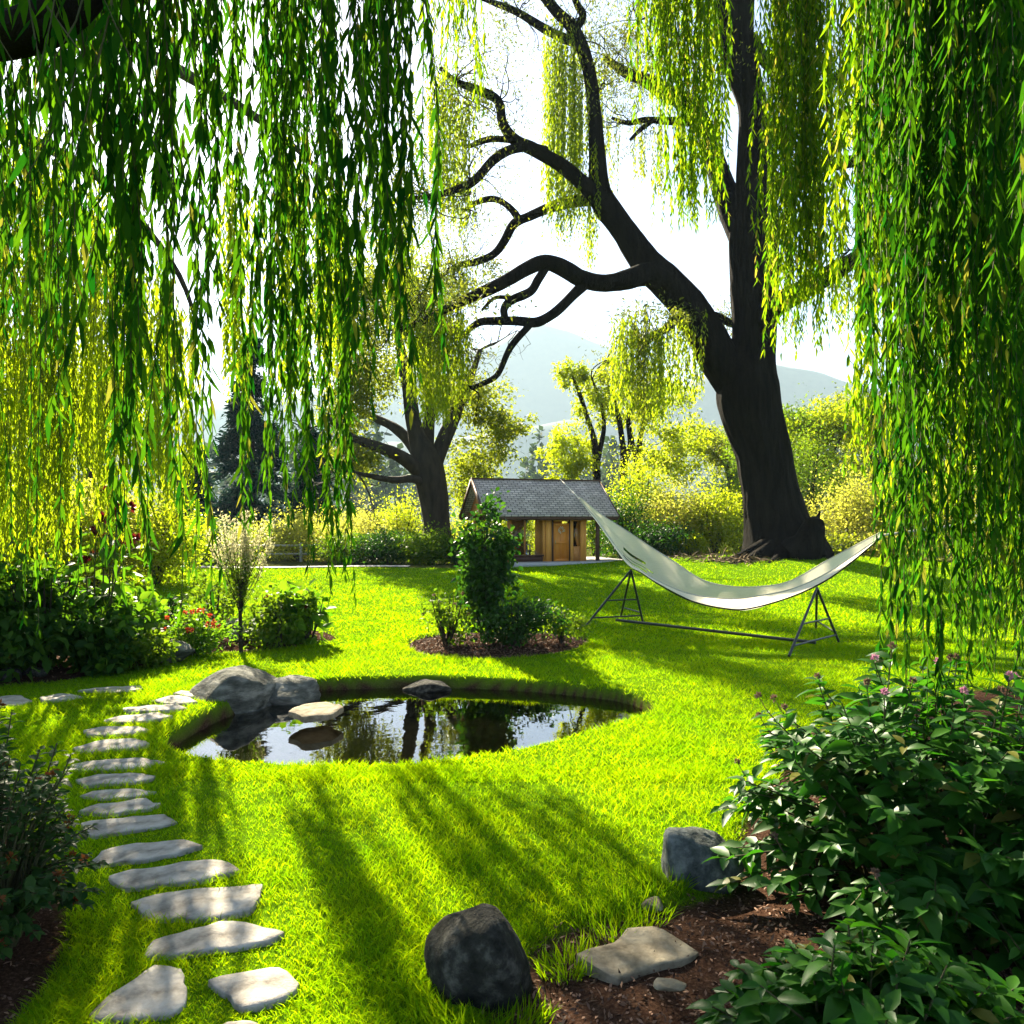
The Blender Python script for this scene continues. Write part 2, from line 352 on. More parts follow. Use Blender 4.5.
# pond water
WZ = -.125
b = Buf(); x = np.arange(-4.6, 2.4, .1); y = np.arange(5.0, 9.6, .1); X, Y = np.meshgrid(x, y)
sd = poly_sd(X.ravel(), Y.ravel(), POND).reshape(X.shape)
k = (np.arange(len(y)-1)[:, None]*len(x)+np.arange(len(x)-1)[None]); keep = (sd[:-1, :-1] < .16)
k = k[keep]
b.add(np.stack([X.ravel(), Y.ravel(), np.full(X.size, WZ)], 1), np.stack([k, k+1, k+len(x)+1, k+len(x)], 1))
m, n, o = newmat('pond_water')
tr = N_(n, 'ShaderNodeBsdfTransparent'); tr.inputs[0].default_value = (.74, .68, .44, 1)
gl = N_(n, 'ShaderNodeBsdfGlossy'); gl.inputs['Roughness'].default_value = .015; gl.inputs[0].default_value = (.95, .95, .95, 1)
fr = N_(n, 'ShaderNodeFresnel'); fr.inputs[0].default_value = 2.3
tn = N_(n, 'ShaderNodeTexNoise'); tn.inputs['Scale'].default_value = 5; tn.inputs['Detail'].default_value = 2
tcn = N_(n, 'ShaderNodeTexCoord'); n.links.new(tcn.outputs['Object'], tn.inputs['Vector'])
bp = N_(n, 'ShaderNodeBump'); bp.inputs['Strength'].default_value = .05; bp.inputs['Distance'].default_value = .02
n.links.new(tn.outputs['Fac'], bp.inputs['Height']); n.links.new(bp.outputs[0], gl.inputs['Normal'])
mx = N_(n, 'ShaderNodeMixShader'); n.links.new(fr.outputs[0], mx.inputs[0]); n.links.new(tr.outputs[0], mx.inputs[1]); n.links.new(gl.outputs[0], mx.inputs[2])
n.links.new(mx.outputs[0], o.inputs[0])
tag(b.build('water', m), kind='structure')

# pale path along the far left lawn edge
b = Buf(); x = np.linspace(-14, -3.2, 60); e = lawn_edge(x)
A = np.stack([x, e+.1, rise(x, e+.1)+.03], 1); B = np.stack([x, e+.75, rise(x, e+.75)+.03], 1)
b.add(np.vstack([A, B]), [[i, i+1, i+61, i+60] for i in range(59)])
tag(b.build('path', noise_mat('path_gravel', [(.3, (.30, .27, .23)), (.7, (.48, .45, .40))], 8, .9, .3)), kind='structure')

# mountains
def ridge(name, D, prof, depth, seed, mat):
    px = np.array([p[0] for p in prof], float); py = np.array([p[1] for p in prof], float)
    x = np.linspace(-2800, 2800, 240); t = np.linspace(0, 1, 30)
    X, T = np.meshgrid(x, t); Y = D-depth*.72+depth*T
    top = np.interp(x/D*F+512, px, py); top = (HZ-top)/F*D+CAMZ
    Z = top[None]*np.where(T < .72, sstep(0, 1, T/.72)**.8, 1-.4*((T-.72)/.28)**2)
    q = np.stack([X.ravel(), Y.ravel(), np.zeros(X.size)], 1)
    Z = Z+(snoise(q, .004, 4, seed)*7+snoise(q, .02, 2, seed+1)*2.5).reshape(Z.shape)*np.clip(T*1.6, 0, 1)*(.4+.6*(top[None] > 30))
    k = (np.arange(29)[:, None]*240+np.arange(239)[None]).ravel()
    b = Buf(); b.add(np.stack([X.ravel(), Y.ravel(), Z.ravel()], 1), np.stack([k, k+1, k+241, k+240], 1))
    tag(b.build(name, mat), kind='structure')
hm = noise_mat('forest_slope', [(.3, (.02, .035, .022)), (.7, (.055, .075, .04))], .05, .95, 0)
ridge('mountain', 2600, [(-400, 430), (0, 405), (150, 415), (300, 395), (420, 372), (480, 346), (540, 322), (580, 335), (640, 366), (700, 396), (800, 412), (1400, 430)], 600, 1, hm)
ridge('hill', 1800, [(-400, 455), (200, 452), (420, 440), (560, 420), (640, 402), (700, 379), (770, 366), (840, 378), (900, 392), (1050, 402), (1500, 430)], 400, 3, hm)

# air
b = Buf(); box(b, (0, 1300, 359), (6000, 3400, 722))
hz = b.build('haze', None, smooth=False); hz.data.materials.clear()
m, n, o = newmat('haze_air'); v = N_(n, 'ShaderNodeVolumePrincipled'); v.inputs['Color'].default_value = (.64, .84, 1.0, 1)
v.inputs['Density'].default_value = .00027; v.inputs['Anisotropy'].default_value = .0
n.links.new(v.outputs[0], o.inputs['Volume']); hz.data.materials.append(m); tag(hz, kind='stuff')

# far wood seen as one mass
b = Buf(); r = np.random.default_rng(5)
for i in range(90):
    y = r.uniform(170, 420); x = r.uniform(-.72, .72)*y; h = r.uniform(15, 27)*(.6+.4*y/300)
    w = h*r.uniform(.22, .4)
    cloud(b, (x, y, h*.52), (w, w, h*.52), 420, 2.0, 1.4, r=r, nclump=16)
tag(b.build('distant_wood', M['wood_far']), 'bluish far wood beyond the garden, one hazy mass of trees', 'wood', kind='stuff')
# ------------------------------------------------------------------ stepping stones and flat slabs (outlines on the ground plane)
def slab(name, pts, label, cat, group=None, mat='flag', top=.045, thick=.10, seed=0, tilt=0.0):
    o = np.array([flat(a, b_, top) for a, b_ in pts]); r = np.random.default_rng(seed+50)
    cen = o.mean(0); c = o[np.arange(len(o))]
    q = []
    for a, b_ in zip(c, np.roll(c, -1, 0)):
        k = max(2, int(np.linalg.norm(b_-a)/.045))
        for t in np.arange(k)/k: q.append(a+(b_-a)*t)
    q = np.array(q); q = .1*np.roll(q, 1, 0)+.8*q+.1*np.roll(q, -1, 0)
    off = q-cen; L = np.linalg.norm(off, axis=1, keepdims=True)
    z3 = np.hstack([q, np.zeros((len(q), 1))]); q = q+off/L*(snoise(z3, 9, 4, seed)*.014)[:, None]; off = q-cen
    m = len(q); g0 = float(rise(cen[0:1], cen[1:2])[0])
    rings = []
    for s_, z in ((.985, -thick), (1.012, -.030), (1.0, -.004), (.985, 0), (.8, 0), (.6, 0), (.4, 0), (.2, 0)):
        xy = cen+off*s_; zz = np.full(m, top+z)
        if z > -.02: zz = zz+snoise(np.hstack([xy, np.zeros((m, 1))]), 4.5, 5, seed)*.007
        zz = zz+tilt*(xy[:, 0]-cen[0])
        rings.append(np.column_stack([xy, zz+g0]))
    v = np.vstack(rings+[[[cen[0], cen[1], top+g0+.002]]]); f = []
    for k in range(len(rings)-1):
        i = np.arange(m); j = (i+1) % m; f.append(np.stack([k*m+i, k*m+j, k*m+m+j, k*m+m+i], 1))
    b = Buf(); b.add(v[:3*m], np.vstack(f[:2])); b.add(v[2*m:], np.vstack(f[2:])-2*m); v = v[2*m:]; i = np.arange(m)+(len(rings)-3)*m
    b.Fc.append((np.stack([i, np.roll(i, -1), np.full(m, len(v)-1)], 1)+3*m, 0))
    ob = b.build(name, M[mat], loc=(cen[0], cen[1], g0))
    STONES.append(q); tag(ob, label, cat, group); return ob
STONES = []
def c7(l): return [(x/2.9257, 674+y/2.9257) for x, y in l]
SG = 'stepping stones curving through the lawn'
stones = [
 ([(260, 995), (330, 935), (400, 890), (450, 855), (530, 860), (558, 910), (540, 960), (490, 995), (400, 1008), (300, 1010)], 'kidney shaped stepping stone at the near left end of the path'),
 ([(605, 895), (680, 875), (760, 860), (830, 858), (880, 905), (860, 940), (790, 965), (700, 985), (660, 945)], 'rounded tan stepping stone beside the kidney shaped one, near boulder side'),
 ([(630, 1025), (660, 1008), (710, 1003), (760, 1012), (780, 1040), (700, 1070), (640, 1060)], 'stepping stone cut off by the bottom edge of the photo'),
 ([(400, 825), (450, 775), (560, 745), (640, 722), (720, 728), (850, 755), (800, 780), (660, 805), (520, 820)], 'wide pointed stepping stone just beyond the two nearest stones'),
 ([(375, 665), (450, 640), (600, 625), (775, 614), (765, 650), (735, 695), (640, 712), (450, 717)], 'broad stepping stone with squared right end, third row from the front'),
 ([(318, 590), (380, 570), (500, 550), (660, 540), (712, 570), (640, 595), (520, 610), (370, 626)], 'long stepping stone with angled right corner, fourth row from the front'),
 ([(265, 545), (290, 515), (400, 492), (540, 483), (598, 500), (520, 525), (400, 545), (280, 557)], 'tapering stepping stone with pointed right end, fifth row from the front'),
 ([(230, 440), (330, 420), (480, 407), (518, 428), (440, 448), (280, 470)], 'stepping stone with a thick dark front edge, sixth row from front'),
 ([(228, 400), (290, 380), (420, 365), (480, 375), (440, 393), (320, 408)], 'lens shaped stepping stone right behind the thick edged one'),
 ([(230, 353), (300, 338), (420, 333), (458, 343), (400, 357), (290, 368)], 'small thin stepping stone, eighth row from the front'),
 ([(218, 310), (290, 295), (420, 289), (462, 298), (420, 315), (250, 328)], 'pale blunt stepping stone, ninth row from the front'),
 ([(200, 268), (270, 255), (420, 244), (485, 258), (420, 275), (240, 290)], 'widest stepping stone of the far stretch, left of the pond corner'),
 ([(208, 218), (280, 204), (400, 194), (442, 210), (400, 222), (240, 233)], 'stepping stone at the leftmost bend of the path'),
 ([(240, 170), (300, 160), (400, 158), (440, 168), (390, 180), (260, 185)], 'thin stepping stone just past the leftmost bend'),
 ([(296, 138), (350, 125), (460, 119), (508, 130), (440, 142), (330, 147)], 'fourth stepping stone counted from the large pond boulder'),
 ([(358, 103), (420, 94), (520, 93), (552, 104), (490, 113), (380, 116)], 'third stepping stone counted from the large pond boulder'),
 ([(440, 80), (500, 68), (560, 74), (582, 88), (520, 93)], 'second stepping stone counted from the large pond boulder'),
 ([(505, 60), (530, 52), (575, 54), (600, 64), (560, 70)], 'small stepping stone touching the large pond boulder'),
 ([(-60, 88), (0, 66), (60, 62), (95, 78), (60, 88), (0, 94)], 'isolated flat stone at the left edge below the flower bed'),
 ([(118, 72), (180, 57), (245, 68), (180, 80), (125, 83)], 'isolated flat stone between left edge stone and the stepping path'),
 ([(230, 50), (330, 38), (420, 36), (410, 48), (300, 55)], 'half buried grassy flat stone at the foot of the left flower bed'),
]
for i, (l, lab) in enumerate(stones):
    slab('stepping_stone', c7(l), lab, 'stepping stone', SG, 'flag', .022 if i < 9 else .018, seed=i)
slab('flat_slab', [(573, 955), (600, 945), (628, 931), (655, 924), (672, 936), (700, 950), (680, 962), (652, 968), (618, 978), (598, 968)],
     'tan flat slab lying on the bark mulch between the two dark boulders', 'slab', None, 'flag2', .055, seed=31, tilt=-.03)
slab('flat_slab', [(288, 712), (300, 704), (326, 701), (343, 708), (332, 715), (305, 718)],
     'thin flat slab overhanging the pond beside the large boulders', 'slab', None, 'flag2', .01, .05, seed=33)

# ------------------------------------------------------------------ boulders
def boulder(name, cen, size, label, mat='rock', seed=0, planes=16, p=16, rz=0.0, rough=.05, cat='boulder', group=None):
    r = np.random.default_rng(seed+200); nu, nv = 56, 36
    th = np.arange(nu)/nu*2*pi; ph = np.linspace(0.02, pi-.02, nv); TH, PHI = np.meshgrid(th, ph)
    u = np.stack([np.sin(PHI)*np.cos(TH), np.sin(PHI)*np.sin(TH), np.cos(PHI)], -1).reshape(-1, 3)
    nn = unit(np.vstack([r.normal(size=(planes, 3)), [[0, 0, 1]]])); hh = r.uniform(.72, 1.05, planes+1)
    s_ = np.maximum(u@nn.T, 0)/hh; rad = (s_**p).sum(1)**(-1/p); rad = np.minimum(rad, 1.25)
    v = u*rad[:, None]; v = v*(1+rough*snoise(v, 1.6, 4, seed))[:, None]*np.asarray(size)
    v = v@np.array([[cos(rz), sin(rz), 0], [-sin(rz), cos(rz), 0], [0, 0, 1]])
    f = [[i*nu+j, (i+1)*nu+j, (i+1)*nu+(j+1) % nu, i*nu+(j+1) % nu] for i in range(nv-1) for j in range(nu)]
    b = Buf(); b.add(v+np.asarray(cen), f); k = len(v)-nu
    b.add(v[:nu]+np.asarray(cen), [list(range(nu))]); b.add(v[k:]+np.asarray(cen), [list(range(nu-1, -1, -1))])
    loc = (cen[0], cen[1], h1(cen[0], cen[1]))
    STONES.append(np.asarray(cen)[:2]+np.stack([np.cos(th)*size[0], np.sin(th)*size[1]], 1)*.92)
    return tag(b.build(name, M[mat], loc=loc), label, cat, group)
def at(px, py, y): return P(px, py, y)
boulder('boulder', at(231, 699, 7.82), (.45, .38, .30), 'large grey boulder at the left end of the pond', 'rock', 1, planes=11, rz=.3)
boulder('boulder', at(284, 697, 8.1), (.34, .28, .21), 'lighter lower boulder leaning against the large pond boulder', 'rock', 12, planes=10, rz=-.2)
boulder('boulder', at(430, 689, 8.62), (.27, .16, .13), 'small dark boulder in the far bank of the pond', 'slate', 3)
boulder('boulder', at(484, 966, 2.92), (.215, .20, .25), 'dark rounded boulder in the grass at the front of the lawn', 'slate', 66, planes=34, p=9, rough=.045)
boulder('boulder', at(697, 868, 3.85), (.225, .19, .205), 'blue grey boulder beside the large leafy bush', 'slate2', 5, planes=17, p=11)
boulder('stone', at(653, 905, 3.55), (.05, .045, .028), 'tiny tan stone at the mulch edge by the blue grey boulder', 'flag2', 6, cat='stone')
boulder('stone', at(668, 984, 2.72), (.05, .04, .012), 'tiny pale chip of stone below the tan flat slab', 'flag2', 16, cat='stone')
boulder('stone', at(168, 650, 9.6), (.30, .2, .14), 'flat pale rock under the red flowered bush in left bed', 'rock', 7, cat='rock')
boulder('stone', at(253, 633, 11.2), (.34, .24, .18), 'rounded rock behind the stem of the pale wispy shrub', 'rock', 8, cat='rock')
boulder('stone', at(237, 626, 12.0), (.16, .15, .12), 'small light rock left of the wispy shrub stem', 'rock', 18, cat='rock')
boulder('stone', at(35, 672, 8.7), (.14, .1, .06), 'low grey rock at the front edge of left bed', 'slate', 9, cat='rock')
boulder('stone', at(2, 676, 8.5), (.16, .12, .09), 'dark rock at the left frame edge in the flower bed', 'slate', 10, cat='rock')

# ------------------------------------------------------------------ grass blades and mulch chips
def grass_pts(n, y0, y1, r, spread=.72):
    y = np.exp(r.uniform(np.log(y0), np.log(y1), n)); x = r.uniform(-spread, spread, n)*y+r.normal(size=n)*.2
    return x, y
def lawn_ok(x, y, pad=.004):
    ok = (poly_sd(x, y, POND) > .0) & (y < lawn_edge(x)-.05)
    for b_ in BEDS: ok &= poly_sd(x, y, b_) > -.02
    for s_ in STONES: ok &= poly_sd(x, y, s_) > pad
    return ok
r = np.random.default_rng(21); b = Buf()
for n_, y0, y1, hgt, wd in ((150000, 2.3, 5.5, .048, .0035), (170000, 5.2, 11, .052, .007), (150000, 10.5, 27.5, .055, .018)):
    x, y = grass_pts(n_, y0, y1, r); ok = lawn_ok(x, y); x, y = x[ok], y[ok]; k = len(x)
    z = height(x, y)-.004; q = np.stack([x, y, z], 1)
    tuft = snoise(np.stack([x, y, 0*x], 1), 2.2, 3, 2)
    L = hgt*(.5+.8*r.random(k))*np.clip(1+.4*tuft, .5, 1.8); a = r.uniform(0, 2*pi, k); lean = .25+.5*r.random(k)
    D = np.stack([np.cos(a)*lean, np.sin(a)*lean, np.ones(k)], 1); D = unit(D); N = rdir(k, r)
    S = unit(np.cross(D, N)); w = wd*(.7+.6*r.random(k))[:, None]
    tip = q+D*L[:, None]+np.stack([np.cos(a), np.sin(a), -.3+0*a], 1)*(L*.3)[:, None]
    mid = q+D*(L*.55)[:, None]
    if y0 < 5:
        v = np.stack([q-S*w/2, q+S*w/2, mid+S*w*.4, mid-S*w*.4, tip], 1); kk = np.arange(k)[:, None]*5; base = b.n
        b.add(v.reshape(-1, 3), kk+np.array([[0, 1, 2, 3]])); b.Fc.append((base+kk+np.array([[3, 2, 4]]), 0))
    else:
        v = np.stack([q-S*w/2, q+S*w/2, tip], 1); kk = np.arange(k)[:, None]*3; b.add(v.reshape(-1, 3), kk+np.array([[0, 1, 2]]))
# longer tufts round the front boulder and along the mulch edge
for cx, cy, rr, n_ in ((-.18, 2.78, .16, 500), (-.02, 2.70, .14, 350), (.22, 3.05, .12, 250), (.42, 3.35, .15, 260), (.55, 3.5, .15, 220), (.70, 3.72, .12, 200)):
    a = r.uniform(0, 2*pi, n_); rad = rr*np.sqrt(r.random(n_)); x = cx+rad*np.cos(a); y = cy+rad*np.sin(a)
    ok = np.ones(n_, bool)
    for s_ in STONES: ok &= poly_sd(x, y, s_) > .0
    x, y, a = x[ok], y[ok], a[ok]; k = len(x)
    q = np.stack([x, y, height(x, y)], 1); L = r.uniform(.05, .10, k); D = unit(np.stack([np.cos(a)*.5, np.sin(a)*.5, np.ones(k)], 1))
    leaves(b, q, D, rdir(k, r), L, .005, 'lance', curl=.5)
tag(b.build('grass', M['grass'], smooth=False), 'sunlit bright green lawn grass with long shadows', 'grass', kind='stuff')

b = Buf(); r = np.random.default_rng(8)
for poly, n_, s_ in ((BED_RIGHT, 42000, .024), (BED_FRONT, 14000, .024), (BED_ISLE, 7000, .04), (BED_LEFT, 14000, .04)):
    lo, hi = poly.min(0), poly.max(0); hi = np.minimum(hi, [4, 16]); lo = np.maximum(lo, [-8, 1.6])
    x = r.uniform(lo[0], hi[0], n_); y = lo[1]+(hi[1]-lo[1])*r.random(n_)**1.5; ok = poly_sd(x, y, poly) < .03; x, y = x[ok], y[ok]; k = len(x)
    q = np.stack([x, y, height(x, y)+.006], 1); D = unit(rdir(k, r)*np.array([1, 1, .5]))
    leaves(b, q, D, unit(rdir(k, r)*.9+np.array([0, 0, 1])), s_*(.5+1.3*r.random(k)**2), s_*.42, 'dia')
mm = leaf_mat('bark_chip', (.020, .010, .007), (.25, .14, .09), (.02, .01, .01), (.02, .01, .01), .02, .8, .2)
tag(b.build('mulch', mm), 'reddish brown bark chip mulch in the planting beds', 'mulch', kind='stuff')
# ------------------------------------------------------------------ weeping willow fronds
def frond(parent, cx, w, top, bot, d, n, L, mat, kind='lance', spread=.35, gap=.031, r=rng, taper=.42, wfac=.17, sway=.11, splay=.42):
    """a bunch of hanging shoots at distance d: every shoot has a stem and leaves down its length"""
    b = Buf(); sc = d/F
    x0 = (cx-512)*sc; hw = w*sc/2; zt = CAMZ-(top-HZ)*sc; zb = CAMZ-(bot-HZ)*sc
    for i in range(n):
        u = float(np.clip(r.normal()*.52, -1.25, 1.25)); x = x0+hw*u; y = d+r.normal()*spread*.5
        z1 = zb+(zt-zb)*taper*(r.random()**1.6)*(.4+.6*abs(u))+ (.0 if i else 0)
        z0 = zt+r.uniform(-.1, .12)*(zt-zb)*(.3 if kind == 'lance' else 1)
        if z0-z1 < .15: continue
        m = max(5, int((z0-z1)/.22)); t = np.linspace(0, 1, m)
        p1, p2, p3 = r.uniform(0, 6.28, 3); A = sway*(.5+r.random())
        px = x+A*(np.sin(t*3.2+p1)-np.sin(p1))*.5+.25*A*np.sin(t*11+p2)*t; py = y+A*(np.sin(t*2.6+p3)-np.sin(p3))*.5
        pz = z0+(z1-z0)*t; c = np.stack([px, py, pz], 1)
        tube(b, c, np.linspace(.0034, .0012, m), 3, mat=1, raw=True, capend=False)
        Ls = (z0-z1); k = max(6, int(Ls/gap)); s = np.linspace(.02, 1, k)+r.normal(size=k)*.004; s = np.clip(s, 0, 1)
        q = np.stack([np.interp(s, t, c[:, j]) for j in range(3)], 1)
        a = np.arange(k)*2.4+r.uniform(0, 6.28)+r.normal(size=k)*.5
        out = np.stack([np.cos(a), np.sin(a), 0*a], 1); op = splay*(.35+.9*r.random(k))[:, None]
        D = out*op+np.array([0, 0, -1.0]); N = unit(out+rdir(k, r)*.7+np.array([0, 0, .3]))
        l = L*(.65+.6*r.random(k))*np.where(s > .93, .7, 1)
        leaves(b, q, D, N, l, l*wfac*(.8+.5*r.random(k)), kind, 0, curl=r.uniform(-.25, .25, (k, 1)) if kind == 'lance' else .1)
    return b.build('frond', [M[mat], M['twig']], parent)

r = np.random.default_rng(77)
# --- near left willow: its trunk stands off to the left, its limbs arch over the viewer
LW = thing('weeping_willow', (-6.6, 4.6, h1(-6.6, 4.6)), 'near dark green weeping willow curtain hanging across the upper left foreground', 'tree')
b = Buf()
tube(b, [(-6.6, 4.6, -.1), (-6.5, 4.6, 1.2), (-6.3, 4.5, 2.6), (-5.8, 4.4, 3.8), (-4.8, 4.0, 4.6)], [.5, .36, .32, .26, .2], 14, rough=.08)
tube(b, [(-6.4, 4.5, 2.4), (-4.6, 3.9, 3.15), (-2.9, 3.25, 3.40), P(-60, 44, 2.3), P(0, 36, 2.05), P(60, 14, 2.05), P(140, -60, 2.2), P(300, -160, 2.6), P(430, -210, 2.9)], [.2, .15, .11, .06, .052, .052, .05, .045, .03], 12, rough=.08, seed=2)
tube(b, [(-4.8, 4.0, 4.6), P(-60, -260, 5), P(200, -300, 5), P(460, -330, 5.2), P(640, -330, 6)], [.2, .14, .1, .07, .03], 10, rough=.08, seed=4)
tube(b, [(-4.6, 3.9, 3.2), P(-120, -60, 2.6), P(120, -170, 2.5), P(380, -230, 2.6)], [.13, .1, .07, .03], 10, rough=.08, seed=5)
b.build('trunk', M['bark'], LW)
near = [ # cx, width, top, bottom, d, n, leaf length
 (10, 34, -120, 648, 3.0, 12, .075), (30, 40, -150, 240, 2.5, 8, .105), (58, 40, -150, 285, 2.5, 10, .105), (90, 40, -150, 362, 2.4, 10, .11), (108, 22, -150, 438, 2.3, 4, .125),
 (160, 36, -170, 602, 2.7, 14, .095), (140, 40, -170, 330, 2.5, 8, .11), (190, 26, -170, 446, 2.9, 7, .105), (172, 40, -170, 230, 2.6, 8, .11),
 (234, 34, -190, 350, 3.2, 12, .105), (275, 36, -200, 528, 4.2, 18, .11), (322, 30, -200, 598, 4.5, 20, .11), (297, 44, -200, 455, 4.0, 16, .11),
 (350, 22, -210, 290, 3.0, 9, .11), (374, 32, -210, 412, 3.1, 15, .11), (414, 26, -220, 352, 3.2, 13, .11), (300, 60, -200, 130, 3.2, 9, .11),
 (222, 40, -200, 170, 3.6, 8, .105), (60, 130, -160, 130, 3.0, 12, .10), (170, 110, -200, 110, 3.0, 10, .10), (385, 70, -220, 150, 3.6, 10, .11), (8, 40, -150, 400, 4.0, 12, .09),
 (22, 20, -60, 150, 1.85, 7, .085), (72, 24, -80, 120, 1.8, 7, .085), (100, 26, -80, 200, 1.95, 4, .09)]
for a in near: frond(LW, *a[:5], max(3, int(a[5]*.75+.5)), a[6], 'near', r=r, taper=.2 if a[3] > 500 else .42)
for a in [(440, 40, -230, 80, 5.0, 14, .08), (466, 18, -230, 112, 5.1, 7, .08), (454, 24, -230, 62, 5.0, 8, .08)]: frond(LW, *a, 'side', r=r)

# --- sunlit willow behind the left flower bed
BW = thing('weeping_willow', (-10.6, 11.2, h1(-10.6, 11.2)), 'sunlit yellow green weeping willow behind the near curtain at left', 'tree')
b = Buf()
tube(b, [(-10.6, 11.2, -.1), (-10.4, 11.2, 1.4), (-10, 11.0, 3.2), (-9.2, 10.8, 5)], [.6, .42, .36, .3], 14, rough=.08, seed=8)
tube(b, [(-9.8, 11, 3.6), P(-120, 60, 10.4), P(-20, 120, 9.6), P(90, 170, 9.4), P(170, 260, 9.2), P(200, 330, 9.2)], [.28, .16, .10, .06, .035, .015], 9, rough=.08, seed=9)
tube(b, [(-9.4, 10.9, 4.6), P(-60, -40, 11.4), P(120, 40, 11), P(260, 120, 11), P(340, 190, 11.2)], [.26, .16, .1, .06, .02], 9, rough=.08, seed=10)
b.build('trunk', M['bark2'], BW)
for i, cx in enumerate(range(-60, 200, 20)):
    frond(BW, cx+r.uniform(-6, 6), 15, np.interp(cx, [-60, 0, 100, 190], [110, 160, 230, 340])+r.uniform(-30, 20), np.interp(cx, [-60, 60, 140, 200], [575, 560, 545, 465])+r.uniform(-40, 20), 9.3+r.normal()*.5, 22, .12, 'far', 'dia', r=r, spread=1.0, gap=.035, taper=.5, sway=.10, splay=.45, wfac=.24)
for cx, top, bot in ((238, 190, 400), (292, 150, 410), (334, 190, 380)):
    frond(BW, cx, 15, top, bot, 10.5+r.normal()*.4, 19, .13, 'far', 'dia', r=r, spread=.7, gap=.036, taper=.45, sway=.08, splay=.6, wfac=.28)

# --- right willow
RW = thing('weeping_willow', (8.6, 8.2, h1(8.6, 8.2)), 'weeping willow whose dense curtain fills the right side of the photo', 'tree')
b = Buf()
tube(b, [(8.6, 8.2, -.1), (8.5, 8.2, 1.5), (8.2, 8.1, 4), (7.4, 7.8, 6.4)], [.7, .5, .42, .34], 14, rough=.08, seed=12)
tube(b, [(7.9, 8, 5.2), P(1180, -170, 7.6), P(1000, -180, 7.6), P(820, -150, 7.6), P(650, -120, 8.2)], [.3, .22, .15, .10, .04], 10, rough=.08, seed=13)
tube(b, [(8.3, 8.1, 3.6), (5.4, 6, 5.1), P(1120, -200, 4.4), P(960, -210, 3.8), P(880, -190, 3.6)], [.3, .22, .15, .1, .05], 10, rough=.08, seed=14)
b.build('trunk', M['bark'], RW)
side = [
 (692, 52, -110, 222, 8.2, 34, .10, .12), (655, 34, -110, 112, 8.2, 16, .10, .15), (650, 22, -110, 70, 8.2, 8, .1, .15), (708, 26, -110, 175, 8.3, 14, .1, .2),
 (796, 52, -140, 355, 7.4, 44, .10, .25), (778, 40, -140, 260, 7.5, 20, .10, .35), (818, 24, -140, 310, 7.3, 13, .10, .2), (842, 22, -140, 125, 6.6, 5, .10, .3),
 (873, 26, -150, 470, 6.0, 20, .10, .4), (884, 36, -150, 330, 5.6, 24, .10, .4), (866, 14, -150, 230, 5.4, 8, .11, .3)]
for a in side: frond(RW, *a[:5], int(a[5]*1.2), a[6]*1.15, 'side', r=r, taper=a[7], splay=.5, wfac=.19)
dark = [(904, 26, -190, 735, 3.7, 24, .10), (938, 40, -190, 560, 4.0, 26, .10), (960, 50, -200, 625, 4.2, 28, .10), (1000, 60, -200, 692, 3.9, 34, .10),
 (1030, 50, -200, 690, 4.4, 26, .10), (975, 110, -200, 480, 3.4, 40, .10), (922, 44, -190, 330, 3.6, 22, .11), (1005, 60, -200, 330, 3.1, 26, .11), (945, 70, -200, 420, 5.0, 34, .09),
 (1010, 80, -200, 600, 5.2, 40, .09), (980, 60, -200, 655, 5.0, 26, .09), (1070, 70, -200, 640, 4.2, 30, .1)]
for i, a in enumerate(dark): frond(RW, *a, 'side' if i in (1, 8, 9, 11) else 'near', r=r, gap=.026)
# ------------------------------------------------------------------ the big tree: limbs given as (photo x, photo y, girth px, distance)
def limb(b, pts, d0, seed=0, sides=12, n=5, rough=.07, kpx=1.0, furrow=0.0):
    q = []; rr = []
    for p in pts:
        d = d0+(p[3] if len(p) > 3 else 0); q.append(P(p[0], p[1], d)); rr.append(p[2]/2*d/F*kpx)
    tube(b, q, rr, sides, n, rough=rough, seed=seed, furrow=furrow); return np.array(q)
def twigs(b, start, d, L, r0, depth, rg, tips, bend=.5, mat=0):
    m = 4; q = [np.asarray(start, float)]; d = unit(np.asarray(d, float))
    for i in range(m): d = unit(d+rg.normal(size=3)*bend*.45); q.append(q[-1]+d*L/m)
    q = np.array(q); tube(b, q, np.linspace(r0, r0*.45, m+1), 5 if r0 > .03 else 4, 2, mat=mat, capend=False)
    tips.append(q[-1])
    if depth > 0:
        for i in range(rg.integers(2, 4)):
            k = rg.integers(1, m+1); twigs(b, q[k], unit(d+rg.normal(size=3)*.9), L*rg.uniform(.5, .8), r0*.5, depth-1, rg, tips, bend, mat)
TD = TREE_Y
BT = thing('old_willow', (TREE_X, TREE_Y, h1(TREE_X, TREE_Y)), 'massive old dark trunked willow with sprawling crooked limbs behind the hammock', 'tree')
b = Buf(); rt = np.random.default_rng(4)
limb(b, [(790, 580, 100), (784, 552, 84), (779, 530, 66), (774, 505, 57), (769, 481, 53), (761, 445, 56), (751, 412, 60), (748, 385, 58), (751, 360, 46), (754, 330, 43), (754, 280, 45), (754, 235, 46), (755, 200, 38), (754, 150, 31), (752, 105, 28), (742, 70, 32), (735, 40, 33), (733, 0, 36), (736, -60, 30), (720, -130, 20)], TD, 1, 72, 7, .06, furrow=.045)
limb(b, [(752, 420, 30), (741, 395, 40), (722, 362, 40), (703, 330, 37), (686, 303, 36), (665, 280, 33), (645, 262, 30), (626, 233, 27), (606, 205, 25), (600, 188, 21), (597, 150, 16), (594, 110, 14), (590, 75, 13.5), (582, 46, 13.5), (572, 27, 12), (558, 13, 10), (545, -2, 9), (530, -20, 7)], TD, 2, 56, 6, .06, furrow=.04)
